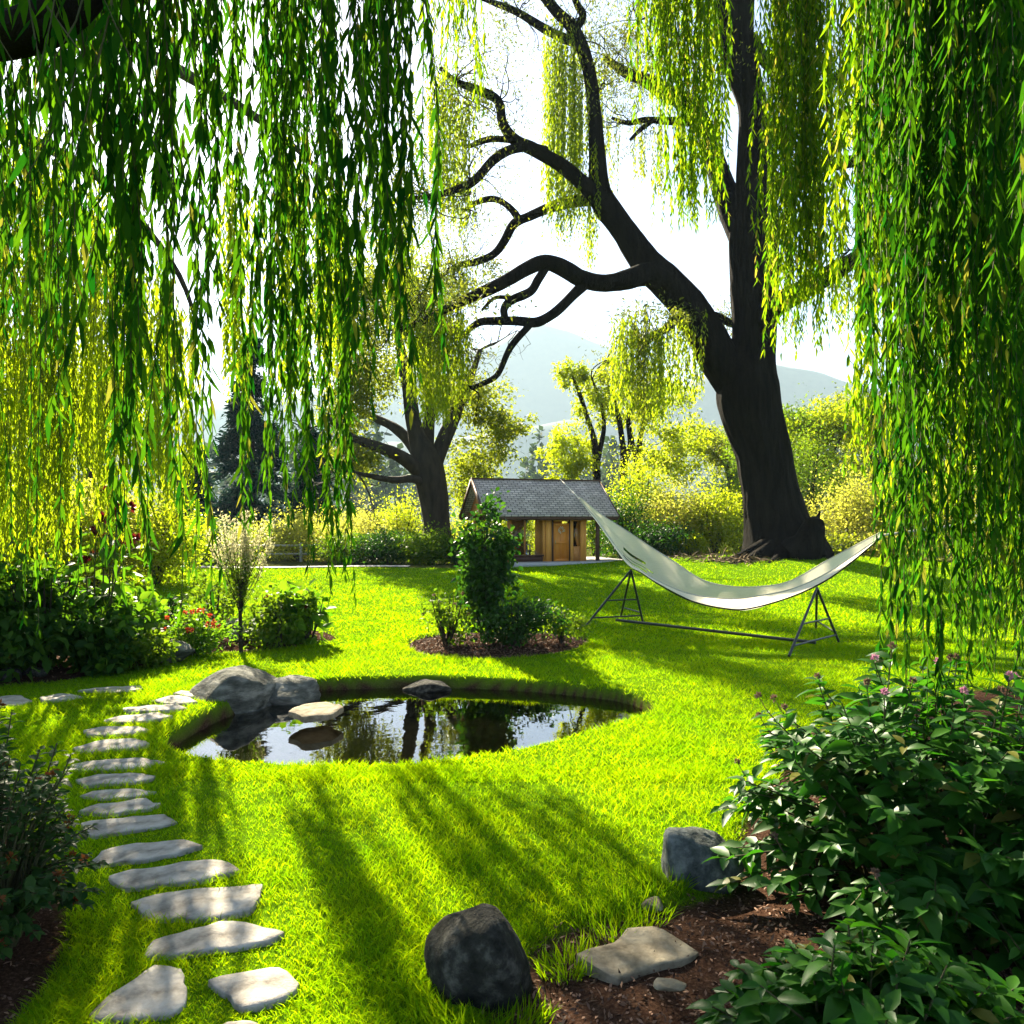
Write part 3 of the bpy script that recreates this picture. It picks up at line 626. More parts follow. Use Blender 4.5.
limb(b, [(612, 215, 20, .0), (592, 192, 16, -.2), (565, 168, 15, -.6), (535, 150, 14, -1), (516, 141, 12, -1.3), (503, 124, 10, -1.5), (498, 101, 9, -1.6), (478, 90, 8, -1.9), (457, 82, 6, -2.2), (440, 68, 4, -2.5)], TD, 3)
limb(b, [(545, 152, 11, -.8), (522, 147, 10, -1.4), (497, 157, 10, -2), (474, 181, 9, -2.4), (452, 191, 7, -2.8), (430, 196, 5, -3.2), (395, 200, 3, -3.4)], TD, 4)
limb(b, [(520, 141, 8, -1.2), (502, 139, 7, -1.5), (486, 140, 6, -1.8), (468, 147, 4, -2)], TD, 5, 8)
limb(b, [(610, 198, 15, .1), (585, 200, 13, .5), (565, 203, 12, .8), (549, 208, 11, 1.1), (530, 216, 10, 1.4), (514, 224, 10, 1.6), (505, 240, 9, 1.8), (494, 254, 8, 2), (476, 262, 7, 2.2), (456, 266, 5, 2.5), (440, 278, 3, 2.7)], TD, 6)
limb(b, [(520, 220, 8, 1.5), (508, 206, 7, 1.7), (494, 199, 6, 1.9), (478, 202, 5, 2.1), (462, 212, 3.5, 2.3)], TD, 7, 8)
limb(b, [(668, 284, 26, -.2), (648, 274, 23, -.5), (628, 279, 20, -.9), (606, 283, 18, -1.3), (582, 279, 18, -1.7), (562, 268, 17, -2.1), (545, 262, 15, -2.4), (528, 268, 14, -2.7), (502, 283, 13, -3.1), (476, 295, 11, -3.5), (453, 305, 10, -3.9), (428, 319, 8, -4.3), (400, 330, 5, -4.6)], TD, 8)
limb(b, [(588, 281, 11, -1.6), (574, 294, 10, -1.8), (558, 310, 10, -2), (538, 322, 10, -2.3), (518, 321, 9, -2.5), (495, 321, 8, -2.8), (478, 323, 7, -3), (462, 336, 4, -3.3)], TD, 9)
limb(b, [(548, 264, 9, -2.3), (538, 280, 9, -2.5), (530, 292, 9, -2.6), (512, 300, 9, -2.7), (504, 309, 8, -2.8), (506, 322, 7, -2.8)], TD, 10, 9)
limb(b, [(532, 322, 8, -2.4), (527, 328, 7, -2.6), (510, 348, 6.5, -2.8), (498, 374, 6, -3.1), (484, 383, 6, -3.3), (471, 388, 4, -3.5)], TD, 11, 9)
limb(b, [(512, 298, 5, -2.7), (495, 298, 4, -2.7), (482, 310, 3, -2.7)], TD, 29, 6)
limb(b, [(745, 240, 30, 0), (733, 212, 29, .3), (718, 172, 23, .8), (704, 128, 18, 1.2), (690, 106, 17, 1.5), (668, 93, 15, 1.8), (645, 80, 13, 2.1), (625, 72, 10, 2.5), (605, 58, 6, 3)], TD, 12)
limb(b, [(690, 122, 9, 1.4), (668, 121, 8, 1.6), (645, 120, 6, 1.9), (628, 123, 5, 2.2), (612, 118, 3, 2.4)], TD, 13, 8)
limb(b, [(652, 121, 5, 1.8), (640, 130, 4.5, 1.9), (630, 140, 3, 2)], TD, 14, 6)
limb(b, [(585, 45, 10, .2), (568, 40, 10, .3), (552, 33, 9, .5), (535, 23, 8, .7), (515, 11, 7, .9), (494, 3, 5, 1.1), (470, -6, 3, 1.3)], TD, 15, 9)
limb(b, [(576, 28, 9, -.1), (583, 16, 8, -.3), (577, 4, 7, -.6), (570, -12, 5, -.8)], TD, 16, 8)
limb(b, [(758, 325, 28, -.3), (775, 306, 22, -.8), (800, 292, 20, -1.3), (825, 277, 19, -1.8), (850, 262, 16, -2.2), (890, 235, 12, -2.8), (930, 215, 8, -3.4)], TD, 17)
limb(b, [(758, 200, 20, .3), (785, 182, 16, .7), (815, 168, 15, 1.1), (840, 163, 13, 1.4), (880, 157, 9, 1.9), (920, 140, 5, 2.4)], TD, 18)
limb(b, [(815, 170, 9, 1), (832, 150, 11, 1.2), (845, 139, 10, 1.3), (870, 128, 6, 1.6)], TD, 19, 8)
limb(b, [(735, 50, 15, 0), (750, 38, 13, -.3), (766, 62, 12, -.6), (790, 82, 11, -1), (820, 88, 10, -1.4), (848, 66, 9, -1.7), (875, 40, 6, -2)], TD, 20, 9)
limb(b, [(690, 300, 16, -.2), (668, 327, 9, -.7), (652, 336, 7, -1), (643, 349, 5, -1.2), (634, 360, 3, -1.3)], TD, 21, 8)
limb(b, [(700, 322, 14, .3), (714, 316, 9, .8), (728, 322, 8, 1.2), (736, 326, 6, 1.5)], TD, 22, 8)
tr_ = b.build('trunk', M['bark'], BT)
# broken stub and roots at the foot
b = Buf()
q = [P(796, 556, TD-1.4), P(806, 545, TD-1.5), P(813, 530, TD-1.5), P(815, 519, TD-1.5)]; tube(b, q, [.5, .42, .30, .20], 10, rough=.3, seed=3)
for x_, y_ in ((805, 514), (820, 511), (812, 517)): tube(b, [P(813, 533, TD-1.5), P(x_, y_, TD-1.5)], [.16, .02], 5)
b.build('broken_stub', M['bark'], BT)
b = Buf()
for i, (x1, y1, d1) in enumerate(((706, 556, -1.5), (730, 560, -2.2), (838, 560, -1.6), (768, 566, -2.3))):
    p0 = np.array([TREE_X+(x1-782)/F*TD*.25, TREE_Y-.7+.1*i*0, h1(TREE_X, TREE_Y)+.35]); x2 = (x1-512)/F*(TD+d1); y2 = TD+d1
    pm = (p0+np.array([x2, y2, 0]))/2; pm[2] = h1(pm[0], pm[1])+.05
    b = Buf(); tube(b, [p0, pm, [x2, y2, h1(x2, y2)-.03]], [.26, .12, .04], 10, rough=.2, seed=i); b.build('root', M['bark'], BT)
b = Buf(); r = np.random.default_rng(61)
for x1, d1 in ((720, -1.2), (733, -1.7), (700, -.6), (748, -2)):
    x2 = (x1-512)/F*(TD+d1); k = 140; q = np.array([x2, TD+d1, h1(x2, TD+d1)+.05])+r.normal(size=(k, 3))*np.array([.45, .3, .05])
    leaves(b, q, rdir(k, r)*np.array([1, 1, .4]), rdir(k, r)+np.array([0, 0, 1]), .22*(.5+r.random(k)), .04, 'dia')
tag(b.build('root_litter', M['root']), 'dry brown litter strewn over the roots of the old willow', 'litter', kind='stuff')
# crown: fine twigs with small olive leaves, and hanging fronds
b = Buf(); r = np.random.default_rng(62); tips = []
for (x_, y_, dd, L, n_) in ((640, 75, 2.1, 1.7, 5), (610, 60, 2.8, 1.5, 5), (600, 90, .3, 1.3, 4), (575, 20, 0, 1.4, 4), (500, 100, -1.5, 1.2, 3), (455, 82, -2.2, 1.4, 5), (470, 180, -2.4, 1.3, 4), (430, 196, -3.2, 1.5, 5),
                          (455, 266, 2.4, 1.5, 5), (470, 210, 2.2, 1.2, 3), (430, 318, -4.2, 1.6, 5), (470, 388, -3.5, 1.2, 4), (462, 336, -3.3, 1.2, 4), (630, 123, 2.2, 1.3, 4), (690, 60, 1, 1.5, 5), (640, 20, 2, 1.8, 5),
                          (650, 338, -1, 1, 4), (736, 326, 1.5, 1.0, 4), (850, 80, -1.7, 1.3, 5), (860, 155, 1.6, 1.2, 4), (850, 250, -2.2, 1.2, 4), (520, 10, .8, 1.2, 3), (395, 200, -3.4, 1.6, 5), (400, 330, -4.6, 1.4, 5), (800, 60, -1, 1.3, 4)):
    p0 = P(x_, y_, TD+dd)
    for i in range(n_+2): twigs(b, p0, rdir(1, r)[0]*np.array([1, 1, .8])+np.array([-.2, 0, .1]), L*r.uniform(.6, 1.2), .022, 2, r, tips, .9)
tips = np.array(tips)
b.build('twigs', M['bark'], tr_)
b = Buf(); k = 13; q = np.repeat(tips, k, 0)+r.normal(size=(len(tips)*k, 3))*.26
dd = rdir(len(q), r)*.7+np.array([0, 0, -.8]); leaves(b, q, dd, rdir(len(q), r), .12*(.6+.7*r.random(len(q))), .035)
for (x_, y_, dd_, rx, rz_, n_) in ((632, 45, 2.4, 1.6, 1.5, 1500), (455, 110, -2.2, 1.3, 1.2, 1000), (470, 270, 2.3, 1.4, .9, 1000), (440, 300, -4, 1.3, .8, 800), (655, 320, -1, 1.2, .6, 800), (690, 20, 1, 1.2, 1.2, 700), (400, 180, -3, 1.3, 1.5, 700), (500, 40, 1, 1, 1, 200)):
    cloud(b, P(x_, y_, TD+dd_), (rx, 1.1, rz_), int(n_*.95), .14, .05, r=r, clump=.5)
b.build('crown', M['olive2'], BT)
for (cx, w, top, bot, dd, n_) in ((552, 24, 38, 235, .3, 26), (568, 28, 48, 250, .2, 34), (580, 14, 90, 230, .1, 12), (592, 16, 150, 262, 0, 7), (590, 20, 195, 265, .3, 8), (445, 40, 85, 235, -2.3, 22), (464, 22, 100, 240, -2.2, 13), (432, 26, 80, 180, -2.5, 9),
                             (438, 30, 322, 425, -4.2, 40), (460, 22, 318, 400, -3.9, 22), (415, 24, 325, 400, -4.5, 20), (628, 30, 325, 415, -1.3, 30), (655, 34, 330, 425, -1.1, 40), (682, 26, 318, 405, -.6, 22), (640, 20, 320, 440, -1.2, 14), (697, 12, 330, 400, -.3, 8),
                             (612, 20, 120, 200, 2.4, 8), (640, 24, 125, 185, 2.2, 8), (660, 20, 125, 200, 1.8, 8), (600, 30, 60, 150, 2.8, 12), (470, 24, 255, 310, 2.2, 12), (448, 24, 262, 330, 2.4, 14), (400, 30, 200, 330, -3.3, 22), (775, 22, 68, 160, -.8, 12), (850, 26, 85, 150, -1.7, 12), (850, 24, 265, 330, -2.2, 12)):
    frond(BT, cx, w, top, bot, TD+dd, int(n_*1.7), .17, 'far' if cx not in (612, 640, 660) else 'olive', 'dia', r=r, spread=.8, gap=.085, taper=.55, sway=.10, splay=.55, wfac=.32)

# ------------------------------------------------------------------ other trees
def simple_tree(name, loc, label, cat, trunk, clumps, lm, d0, L=.2, Wd=.09, bark='bark2', fronds=(), group=None, tw=0, kind='dia'):
    t = thing(name, loc, label, cat, group); b = Buf(); tips = []
    for i, l in enumerate(trunk): limb(b, l, d0, 30+i, 10, 4, .07)
    rg = np.random.default_rng(int(abs(loc[0]*100))+5)
    if tw:
        for l in trunk[1:]:
            e = l[-1]; p0 = P(e[0], e[1], d0+(e[3] if len(e) > 3 else 0))
            for i in range(tw): twigs(b, p0, rdir(1, rg)[0]+np.array([0, 0, .3]), 1.8, .04, 2, rg, tips, .8)
    b.build('trunk', M[bark], t); b = Buf()
    for c in clumps:
        px, py, dd, rx, ry, n_ = c[:6]; d = d0+dd
        cloud(b, P(px, py, d), (rx*d/F, min(rx*d/F, 2.6), ry*d/F), int(n_*2.4), L*.75, Wd*.75, kind, r=rg, clump=.5, droop=.4)
    b.build('crown', M[lm], t)
    for f in fronds: frond(t, *f[:4], d0+f[4], f[5], .22, 'far', 'dia', r=rg, spread=1.0, gap=.13, taper=.55, sway=.1, splay=.6, wfac=.3)
    return t
d2 = 31.0
simple_tree('spreading_tree', (P(437, 540, d2)[0], d2, h1(P(437, 540, d2)[0], d2)), 'leaning thick trunked tree with a wide olive crown left of the garden hut', 'tree',
 [[(438, 562, 40), (437, 530, 28), (434, 505, 28), (430, 480, 31), (426, 462, 30), (418, 440, 20), (412, 415, 16), (408, 385, 14), (402, 355, 10), (396, 325, 6)],
  [(425, 478, 16), (413, 466, 14, -.5), (398, 455, 14, -1), (384, 449, 12, -1.5), (366, 443, 10, -2), (350, 436, 7, -2.6), (330, 420, 4, -3)],
  [(422, 462, 14), (410, 442, 12, .6), (395, 428, 10, 1.2), (375, 418, 8, 1.8), (352, 408, 5, 2.3)],
  [(432, 470, 18), (440, 450, 16, .3), (450, 425, 14, .6), (460, 402, 11, .9), (470, 380, 8, 1.2), (480, 350, 5, 1.5)],
  [(426, 462, 16), (428, 430, 13, .8), (430, 400, 11, 1.4), (424, 370, 9, 2), (428, 335, 6, 2.4)],
  [(425, 483, 9), (412, 479, 8, -1), (396, 480, 7, -1.6), (380, 478, 6, -2.2), (357, 473, 4, -2.8)]],
 [(350, 330, .5, 30, 40, 1500), (390, 300, .5, 36, 40, 1700), (430, 330, 0, 30, 40, 1000), (345, 400, -1, 26, 34, 1500), (370, 370, 1, 34, 30, 1500), (470, 400, 1, 34, 22, 1400), (505, 425, 1.5, 26, 14, 900), (480, 450, 1, 36, 18, 1000),
  (460, 480, 1.5, 36, 24, 900), (350, 455, -2, 24, 20, 900), (360, 265, 1, 36, 30, 1200), (420, 280, 1, 34, 34, 1000), (330, 300, 0, 22, 40, 800)], 'olive', d2, .22, .10, 'bark2', tw=3,
 fronds=((345, 30, 280, 400, -1, 16), (400, 34, 270, 380, 0, 18), (365, 26, 300, 400, -.5, 14), (430, 26, 300, 390, -.5, 14)))
d3 = 40.0
def t3(px, label, trunk, clumps, lm='yellow', fr=()):
    clumps = [c_[:5]+(int(c_[5]*.75),) for c_ in clumps]
    x = P(px, 0, d3)[0]; simple_tree('slender_tree', (x, d3, h1(x, d3)), label, 'tree', trunk, clumps, lm, d3, .26, .12, 'bark', fr, 'slender yellow trees behind the hut', tw=2)
t3(598, 'slender tree with drooping yellow crown rising straight behind the hut roof', [[(597, 560, 9), (597, 490, 8), (596, 460, 7), (594, 440, 6), (588, 420, 5), (580, 395, 4), (572, 375, 2)], [(597, 465, 5), (601, 445, 5), (604, 425, 4), (600, 400, 3), (592, 380, 2)]],
   [(575, 378, 0, 18, 16, 700), (572, 450, 0, 28, 22, 1300), (560, 470, -.5, 20, 12, 500), (590, 405, 0, 16, 22, 500), (555, 445, .5, 12, 12, 300)], 'yellow', ((572, 40, 440, 482, -.5, 16),))
t3(623, 'slender dark stemmed tree right of the hut roof peak with a rounded crown', [[(622, 560, 9), (623, 490, 8), (624, 460, 8), (622, 440, 6), (618, 415, 5), (612, 390, 3)], [(624, 465, 5), (630, 445, 5), (628, 420, 4), (634, 395, 3)]],
   [(615, 375, 0, 18, 16, 700), (622, 405, 0, 24, 22, 900), (600, 390, 1, 16, 20, 500), (650, 400, .5, 22, 24, 700)])
t3(640, 'slender tree beside the round crowned one with a forked leaning stem', [[(634, 560, 8), (636, 490, 7), (638, 460, 6), (642, 430, 5), (652, 405, 4), (664, 385, 2)], [(637, 470, 4), (632, 440, 4), (628, 415, 3)]],
   [(660, 450, 0, 30, 24, 1300), (680, 465, 0, 26, 22, 900), (668, 400, 1, 22, 22, 700), (690, 435, 1.5, 24, 18, 700)])
# dark conifers
def conifer(px, base, top, d, w, label, n_=3600):
    x = (px-512)/F*d; z0 = h1(x, d); zt = CAMZ-(top-HZ)/F*d; H = zt-z0; R = w/2*d/F
    t = thing('conifer', (x, d, z0), label, 'tree', 'dark conifers beyond the lawn'); n_ *= 3; b = Buf(); rg = np.random.default_rng(int(px))
    tube(b, [(x, d, z0-.1), (x, d, z0+H*.5), (x, d, zt)], [.22, .14, .03], 8); b.build('trunk', M['bark'], t); b = Buf()
    for i in range(120):
        f = 1-(1-rg.random())**.8; a = rg.uniform(0, 6.28); rr = R*(1-f)**.75*(.8+.35*rg.random()); zz = z0+H*(.04+.94*f); m_ = n_//120
        s = rg.random(m_)**.6; q = np.stack([x+np.cos(a)*rr*s, d+np.sin(a)*rr*s, zz-.35*rr*s**1.5], 1)+rg.normal(size=(m_, 3))*.16
        dd = np.tile([np.cos(a), np.sin(a), -.4], (m_, 1))+rg.normal(size=(m_, 3))*.5; leaves(b, q, dd, rdir(m_, rg)+np.array([0, 0, .8]), .32*(.6+.7*rg.random(m_)), .11)
    b.build('crown', M['blue'], t)
conifer(252, 555, 335, 42, 96, 'tall dark blue green conifer beyond the lawn, widest of them', 6000)
conifer(312, 555, 430, 40, 56, 'shorter dark conifer right of the tall one')
conifer(196, 555, 440, 47, 50, 'dark conifer half hidden behind the hanging willow at left')
for (px, py, dd, ry, lab) in ((770, 430, 44, 52, 'mid green broad tree just right of the old willow trunk'), (815, 450, 42, 44, 'light green rounded tree behind the hammock right end'), (880, 430, 46, 56, 'pale green tree behind the right hanging curtain'), (735, 440, 50, 40, 'hazy yellow green tree left of the old willow trunk'),
                        (960, 440, 44, 60, 'yellow green tree far right behind the willow curtain'), (90, 420, 40, 80, 'yellow green tree behind the left hanging curtain'), (20, 430, 38, 80, 'yellow green tree at the far left edge behind the curtain')):
    d = dd; x = (px-512)/F*d; rg = np.random.default_rng(px); lm = 'mid' if px in (770,) else ('olive' if px in (735, 880) else 'yellow')
    t = thing('broad_tree', (x, d, h1(x, d)), lab, 'tree', 'broad trees beyond the shrubs'); b = Buf(); limb(b, [(px, 560, 9), (px-2, 500, 8), (px+3, py, 5), (px, py-ry*.6, 2)], d, 3, 8)
    for s_ in (-1, 1): limb(b, [(px, 500, 5), (px+s_*14, py+10, 4), (px+s_*26, py-12, 2)], d, 5, 6)
    b.build('trunk', M['bark2'], t); b = Buf()
    for i in range(9):
        cloud(b, P(px+rg.uniform(-36, 36), py+rg.uniform(-.8, .8)*ry, d+rg.uniform(-1.5, 1.5)), (26*d/F, 1.4, .34*ry*d/F), 1700, .19, .095, r=rg, clump=.55)
    b.build('crown', M[lm], t)

# ------------------------------------------------------------------ shrubs behind the lawn
def shrub(px, base, w, hgt, d, mat, label, n_=1500, L=.09, Wd=.052, name='shrub', cat='shrub', group='shrubs behind the lawn', kind='dia', flowers=None, seed=None, squash=1.0, ground_z=None, stems=6, clump=.55, up=.5):
    x = (px-512)/F*d; z0 = h1(x, d) if ground_z is None else ground_z; H = hgt*d/F; R = w/2*d/F; rg = np.random.default_rng(seed or int(px*7+d*10) % 99991)
    t = thing(name, (x, d, z0), label, cat, group); b = Buf()
    for i in range(stems):
        a = rg.uniform(0, 6.28); rr = R*rg.uniform(.2, .7); tube(b, [(x+rr*.1*np.cos(a), d+rr*.1*np.sin(a), z0-.03), (x+rr*.6*np.cos(a), d+rr*.6*np.sin(a), z0+H*.4), (x+rr*np.cos(a), d+rr*np.sin(a), z0+H*.85)], [.022*H+.006, .014*H+.004, .004], 5, 3)
    b.build('stems', M['bark2'], t); b = Buf(); n_ = int(n_*(5.2 if L == .09 and kind == 'dia' else 1.6))
    cloud(b, (x, d, z0+H*.47), (R*.95, min(R, 1.6)*squash, H*.5), n_, L, Wd, kind, r=rg, clump=clump, shell=.3, up=up)
    b.build('foliage', M[mat], t)
    if flowers:
        fm, nf, fs = flowers
        for i in range(nf):
            a = rg.uniform(pi*.9, 2.1*pi) ; e = rg.uniform(.1, 1.2); b = Buf(); c = np.array([x+R*.9*np.cos(a)*cos(e), d+R*.9*np.sin(a)*cos(e)*squash, z0+H*.5+H*.5*sin(e)])
            bloom(b, c, fs, rg); b.build('flower', M[fm], t)
    return t
def bloom(b, c, s, rg, n_=26):
    dd = rdir(n_, rg); leaves(b, c+dd*s*.15, dd+np.array([0, 0, .3]), rdir(n_, rg), s*(.7+.4*rg.random(n_)), s*.55, 'dia')
for a in [
 (30, 575, 120, 120, 17, 'yellow', 'bright yellow green shrub at the far left edge behind the flower bed', 2600),
 (95, 575, 110, 110, 18.5, 'gold', 'golden yellow shrub behind the tall plant with maroon blooms', 2600),
 (155, 575, 100, 95, 19.5, 'yellow', 'yellow green shrub behind the red flowered bush', 2200),
 (-60, 580, 150, 150, 16, 'mid', 'green shrub beyond the left frame edge behind the curtain', 1800),
 (205, 560, 60, 50, 27, 'dark', 'dark low shrub at the far left end of the pale path', 900),
 (300, 562, 90, 50, 29, 'gold', 'golden brown grassy shrub by the low rail fence', 1600),
 (250, 562, 80, 34, 29.5, 'olive', 'low olive shrub left of the rail fence', 1200),
 (345, 560, 70, 30, 27.5, 'mid', 'low clipped shrub at the left end of the hedge row', 1300),
 (388, 561, 70, 34, 27, 'dark', 'dark rounded shrub in the hedge row under the leaning tree', 1500),
 (430, 561, 64, 32, 26.8, 'mid', 'green mounded shrub in the hedge row below the tree trunk', 1400),
 (468, 561, 54, 30, 26.8, 'dark', 'dark shrub at the hut end of the hedge row', 1200),
 (360, 545, 80, 50, 33, 'gold', 'yellow shrub glowing behind the hedge row left of the trunk', 1400),
 (400, 540, 60, 60, 34, 'yellow', 'bright shrub just left of the leaning tree trunk', 1200),
 (478, 540, 60, 100, 34, 'yellow', 'tall bright shrub between leaning tree and hut', 1500),
 (520, 558, 46, 60, 33, 'yellow', 'bright shrub seen through the left bay of the hut', 900),
 (545, 558, 40, 56, 34, 'gold', 'golden shrub seen through the hut beside its door', 800),
 (596, 560, 44, 60, 32, 'mid', 'green shrub seen through the right bay of the hut', 900),
 (622, 566, 56, 66, 29, 'dark', 'dark green shrub at the right corner of the hut', 1500),
 (640, 562, 70, 100, 31, 'yellow', 'tall bright yellow shrub right of the hut', 2400),
 (675, 561, 80, 74, 29, 'gold', 'golden shrub above the hammock left half', 2200),
 (655, 564, 70, 36, 27.4, 'dark', 'low dark shrub directly above the hammock sag', 1400),
 (715, 556, 70, 70, 28.5, 'yellow', 'yellow shrub left of the old willow trunk', 2200),
 (690, 556, 44, 26, 27.4, 'yellow', 'small lime shrub at the lawn edge near the trunk', 700),
 (738, 540, 60, 90, 32, 'mid', 'dark green shrub close behind the old willow trunk', 1500),
 (700, 520, 100, 60, 38, 'mid', 'broad dark green shrub below the slender trees', 2000),
 (800, 545, 90, 130, 33, 'mid', 'large green shrub right of the old willow trunk', 2600),
 (850, 552, 90, 80, 29, 'gold', 'golden shrub behind the hammock right tip', 2400),
 (905, 556, 100, 90, 28.5, 'yellow', 'yellow shrub behind the right willow curtain', 2400),
 (965, 560, 110, 100, 28, 'gold', 'golden shrub far right behind the willow curtain', 2200),
 (1030, 562, 110, 110, 27.5, 'yellow', 'yellow shrub at the right frame edge', 1800),
 (835, 556, 60, 24, 27, 'olive', 'low olive shrub by the broken stub of the trunk', 900),
 (880, 560, 60, 26, 26.8, 'gold', 'low golden shrub at the lawn edge under the hammock tip', 900),
 (570, 520, 90, 40, 44, 'gold', 'pale golden reeds showing above the hut roof', 1200),
 (500, 505, 90, 34, 50, 'yellow', 'pale yellow thicket left of the hut roof ridge', 1200)]:
    shrub(*a)
# ------------------------------------------------------------------ garden hut
HT = radians(18.0); HX, HY = .85, 27.3
hz0 = float(rise(np.array([HX]), np.array([HY]))[0])
HUT = thing('garden_hut', (HX, HY, hz0), 'small open timber garden hut with grey shingle roof and orange wooden door', 'hut', rz=HT)
def wood(name, a, b_, rough=.55):
    return noise_mat(name, [(.25, a), (.75, b_)], 3, rough, .25, 12, (1, 1, .12), bdist=.01)
M['cedar'] = wood('cedar_orange', (.34, .12, .025), (.55, .24, .06)); M['door'] = wood('door_orange', (.60, .19, .02), (.76, .30, .045), .4)
M['beam'] = wood('beam_dark', (.05, .022, .012), (.11, .05, .025)); M['honey'] = wood('honey_wood', (.66, .25, .035), (.80, .38, .08))
M['slabstone'] = noise_mat('paving_pale', [(.3, (.30, .28, .27)), (.7, (.46, .44, .43))], 5, .9, .3)
M['glass'] = None
m, n, o = newmat('window_glass'); a_ = N_(n, 'ShaderNodeBsdfTransparent'); a_.inputs[0].default_value = (.9, .93, .88, 1)
g_ = N_(n, 'ShaderNodeBsdfGlossy'); g_.inputs['Roughness'].default_value = .03; f_ = N_(n, 'ShaderNodeFresnel'); f_.inputs[0].default_value = 1.45; x_ = N_(n, 'ShaderNodeMixShader')
n.links.new(f_.outputs[0], x_.inputs[0]); n.links.new(a_.outputs[0], x_.inputs[1]); n.links.new(g_.outputs[0], x_.inputs[2]); n.links.new(x_.outputs[0], o.inputs[0]); M['glass'] = m
m, n, o = newmat('roof_shingles'); tc = N_(n, 'ShaderNodeTexCoord'); uvm = N_(n, 'ShaderNodeMapping'); uvm.inputs['Scale'].default_value = (1, 1, 1)
n.links.new(tc.outputs['UV'], uvm.inputs[0]); br = N_(n, 'ShaderNodeTexBrick'); br.inputs['Scale'].default_value = 1
for kx, vx in (('Color1', (.46, .37, .33, 1)), ('Color2', (.68, .56, .50, 1)), ('Mortar', (.09, .075, .075, 1))): br.inputs[kx].default_value = vx
br.inputs['Mortar Size'].default_value = .012; br.inputs['Brick Width'].default_value = .22; br.inputs['Row Height'].default_value = .11; br.inputs['Bias'].default_value = -.1
n.links.new(uvm.outputs[0], br.inputs['Vector']); p = N_(n, 'ShaderNodeBsdfPrincipled'); p.inputs['Roughness'].default_value = .7; bp = N_(n, 'ShaderNodeBump'); bp.inputs['Strength'].default_value = .6; bp.inputs['Distance'].default_value = .02
nz_ = N_(n, 'ShaderNodeTexNoise'); nz_.inputs['Scale'].default_value = 2.2; nz_.inputs['Detail'].default_value = 6; n.links.new(tc.outputs['UV'], nz_.inputs['Vector'])
hs = N_(n, 'ShaderNodeMix', data_type='RGBA', blend_type='MULTIPLY'); hs.inputs[0].default_value = .6; rm = ramp(n, [(.3, (.5, .5, .5)), (.7, (1.2, 1.2, 1.2))], nz_.outputs['Fac'])
n.links.new(br.outputs['Color'], hs.inputs[6]); n.links.new(rm.outputs[0], hs.inputs[7]); n.links.new(hs.outputs[2], p.inputs['Base Color'])
n.links.new(br.outputs['Fac'], bp.inputs['Height']); bp.invert = True; n.links.new(bp.outputs[0], p.inputs['Normal']); n.links.new(p.outputs[0], o.inputs[0]); M['shingle'] = m
def hp(name, mat, fn, parent=HUT, smooth=False):
    b = Buf(); fn(b); return b.build(name, M[mat], parent, smooth=smooth, local=True)
RL, RZ, EZ, EY = 2.30, 2.82, 1.60, 1.62      # roof half length, ridge height, eave height, eave reach
def roof(b):
    sl_ = math.hypot(EY, RZ-EZ); th = .07
    for s_ in (-1, 1):
        nrm = np.array([0, s_*(RZ-EZ), EY])/sl_
        top = np.array([[-RL, 0, RZ], [RL, 0, RZ], [RL, s_*EY, EZ], [-RL, s_*EY, EZ]]); botm = top-nrm*th
        v = np.vstack([top+np.array([0, s_*.002, 0]), botm+np.array([0, s_*.002, 0])]); f = [[0, 1, 2, 3], [7, 6, 5, 4], [3, 2, 6, 7], [0, 3, 7, 4], [1, 5, 6, 2]]
        b.add(v, f)
ro = hp('roof', 'shingle', roof)
uv = ro.data.uv_layers.new(name='UVMap'); uvd = np.zeros((len(ro.data.loops), 2), np.float32)
for l in ro.data.loops:
    c = ro.data.vertices[l.vertex_index].co; uvd[l.index] = (c.x, math.hypot(c.y, RZ-c.z))
uv.data.foreach_set('uv', uvd.ravel())
hp('ridge_cap', 'beam', lambda b: (box(b, (0, 0, RZ+.005), (RL*2+.04, .14, .05), bev=.02)), ro)
def fascia(b):
    for s_ in (-1, 1): box(b, (0, s_*(EY-.035), EZ-.105), (RL*2-.02, .035, .10))
hp('fascia', 'beam', fascia, ro)
def barge(b, e):
    if True:
        for s_ in (-1, 1):
            a = np.array([e*(RL+.012), s_*EY*.99, EZ-.06]); c = np.array([e*(RL+.012), s_*.02, RZ-.06]); u = unit(c-a); nr = np.array([0, -u[2]*1.0, u[1]])
            v = []
            for q in (a, c):
                for ox in (-.022, .022):
                    for oz in (-.06, .06): v.append(q+np.array([ox, 0, 0])+nr*oz)
            b.add(v, [[0, 1, 3, 2], [4, 6, 7, 5], [0, 4, 5, 1], [2, 3, 7, 6], [0, 2, 6, 4], [1, 5, 7, 3]])
for e_ in (-1, 1): hp('bargeboard', 'beam', lambda b: barge(b, e_), ro)
hp('floor_slab', 'slabstone', lambda b: box(b, (.25, -.35, .03), (5.3, 3.5, .14), bev=.03))
for x_ in (-1.86, 1.68):
    for y_ in (-1.28, 1.22): hp('post', 'beam' if x_ > 0 else 'cedar', lambda b: box(b, (x_, y_, .82), (.11, .11, 1.44), bev=.01))
hp('post', 'cedar', lambda b: box(b, (-1.40, -1.28, .82), (.12, .11, 1.44), bev=.01))
for y_ in (-1.28, 1.22): hp('lintel', 'beam', lambda b: box(b, (-.09, y_, 1.58), (3.72, .10, .10)))
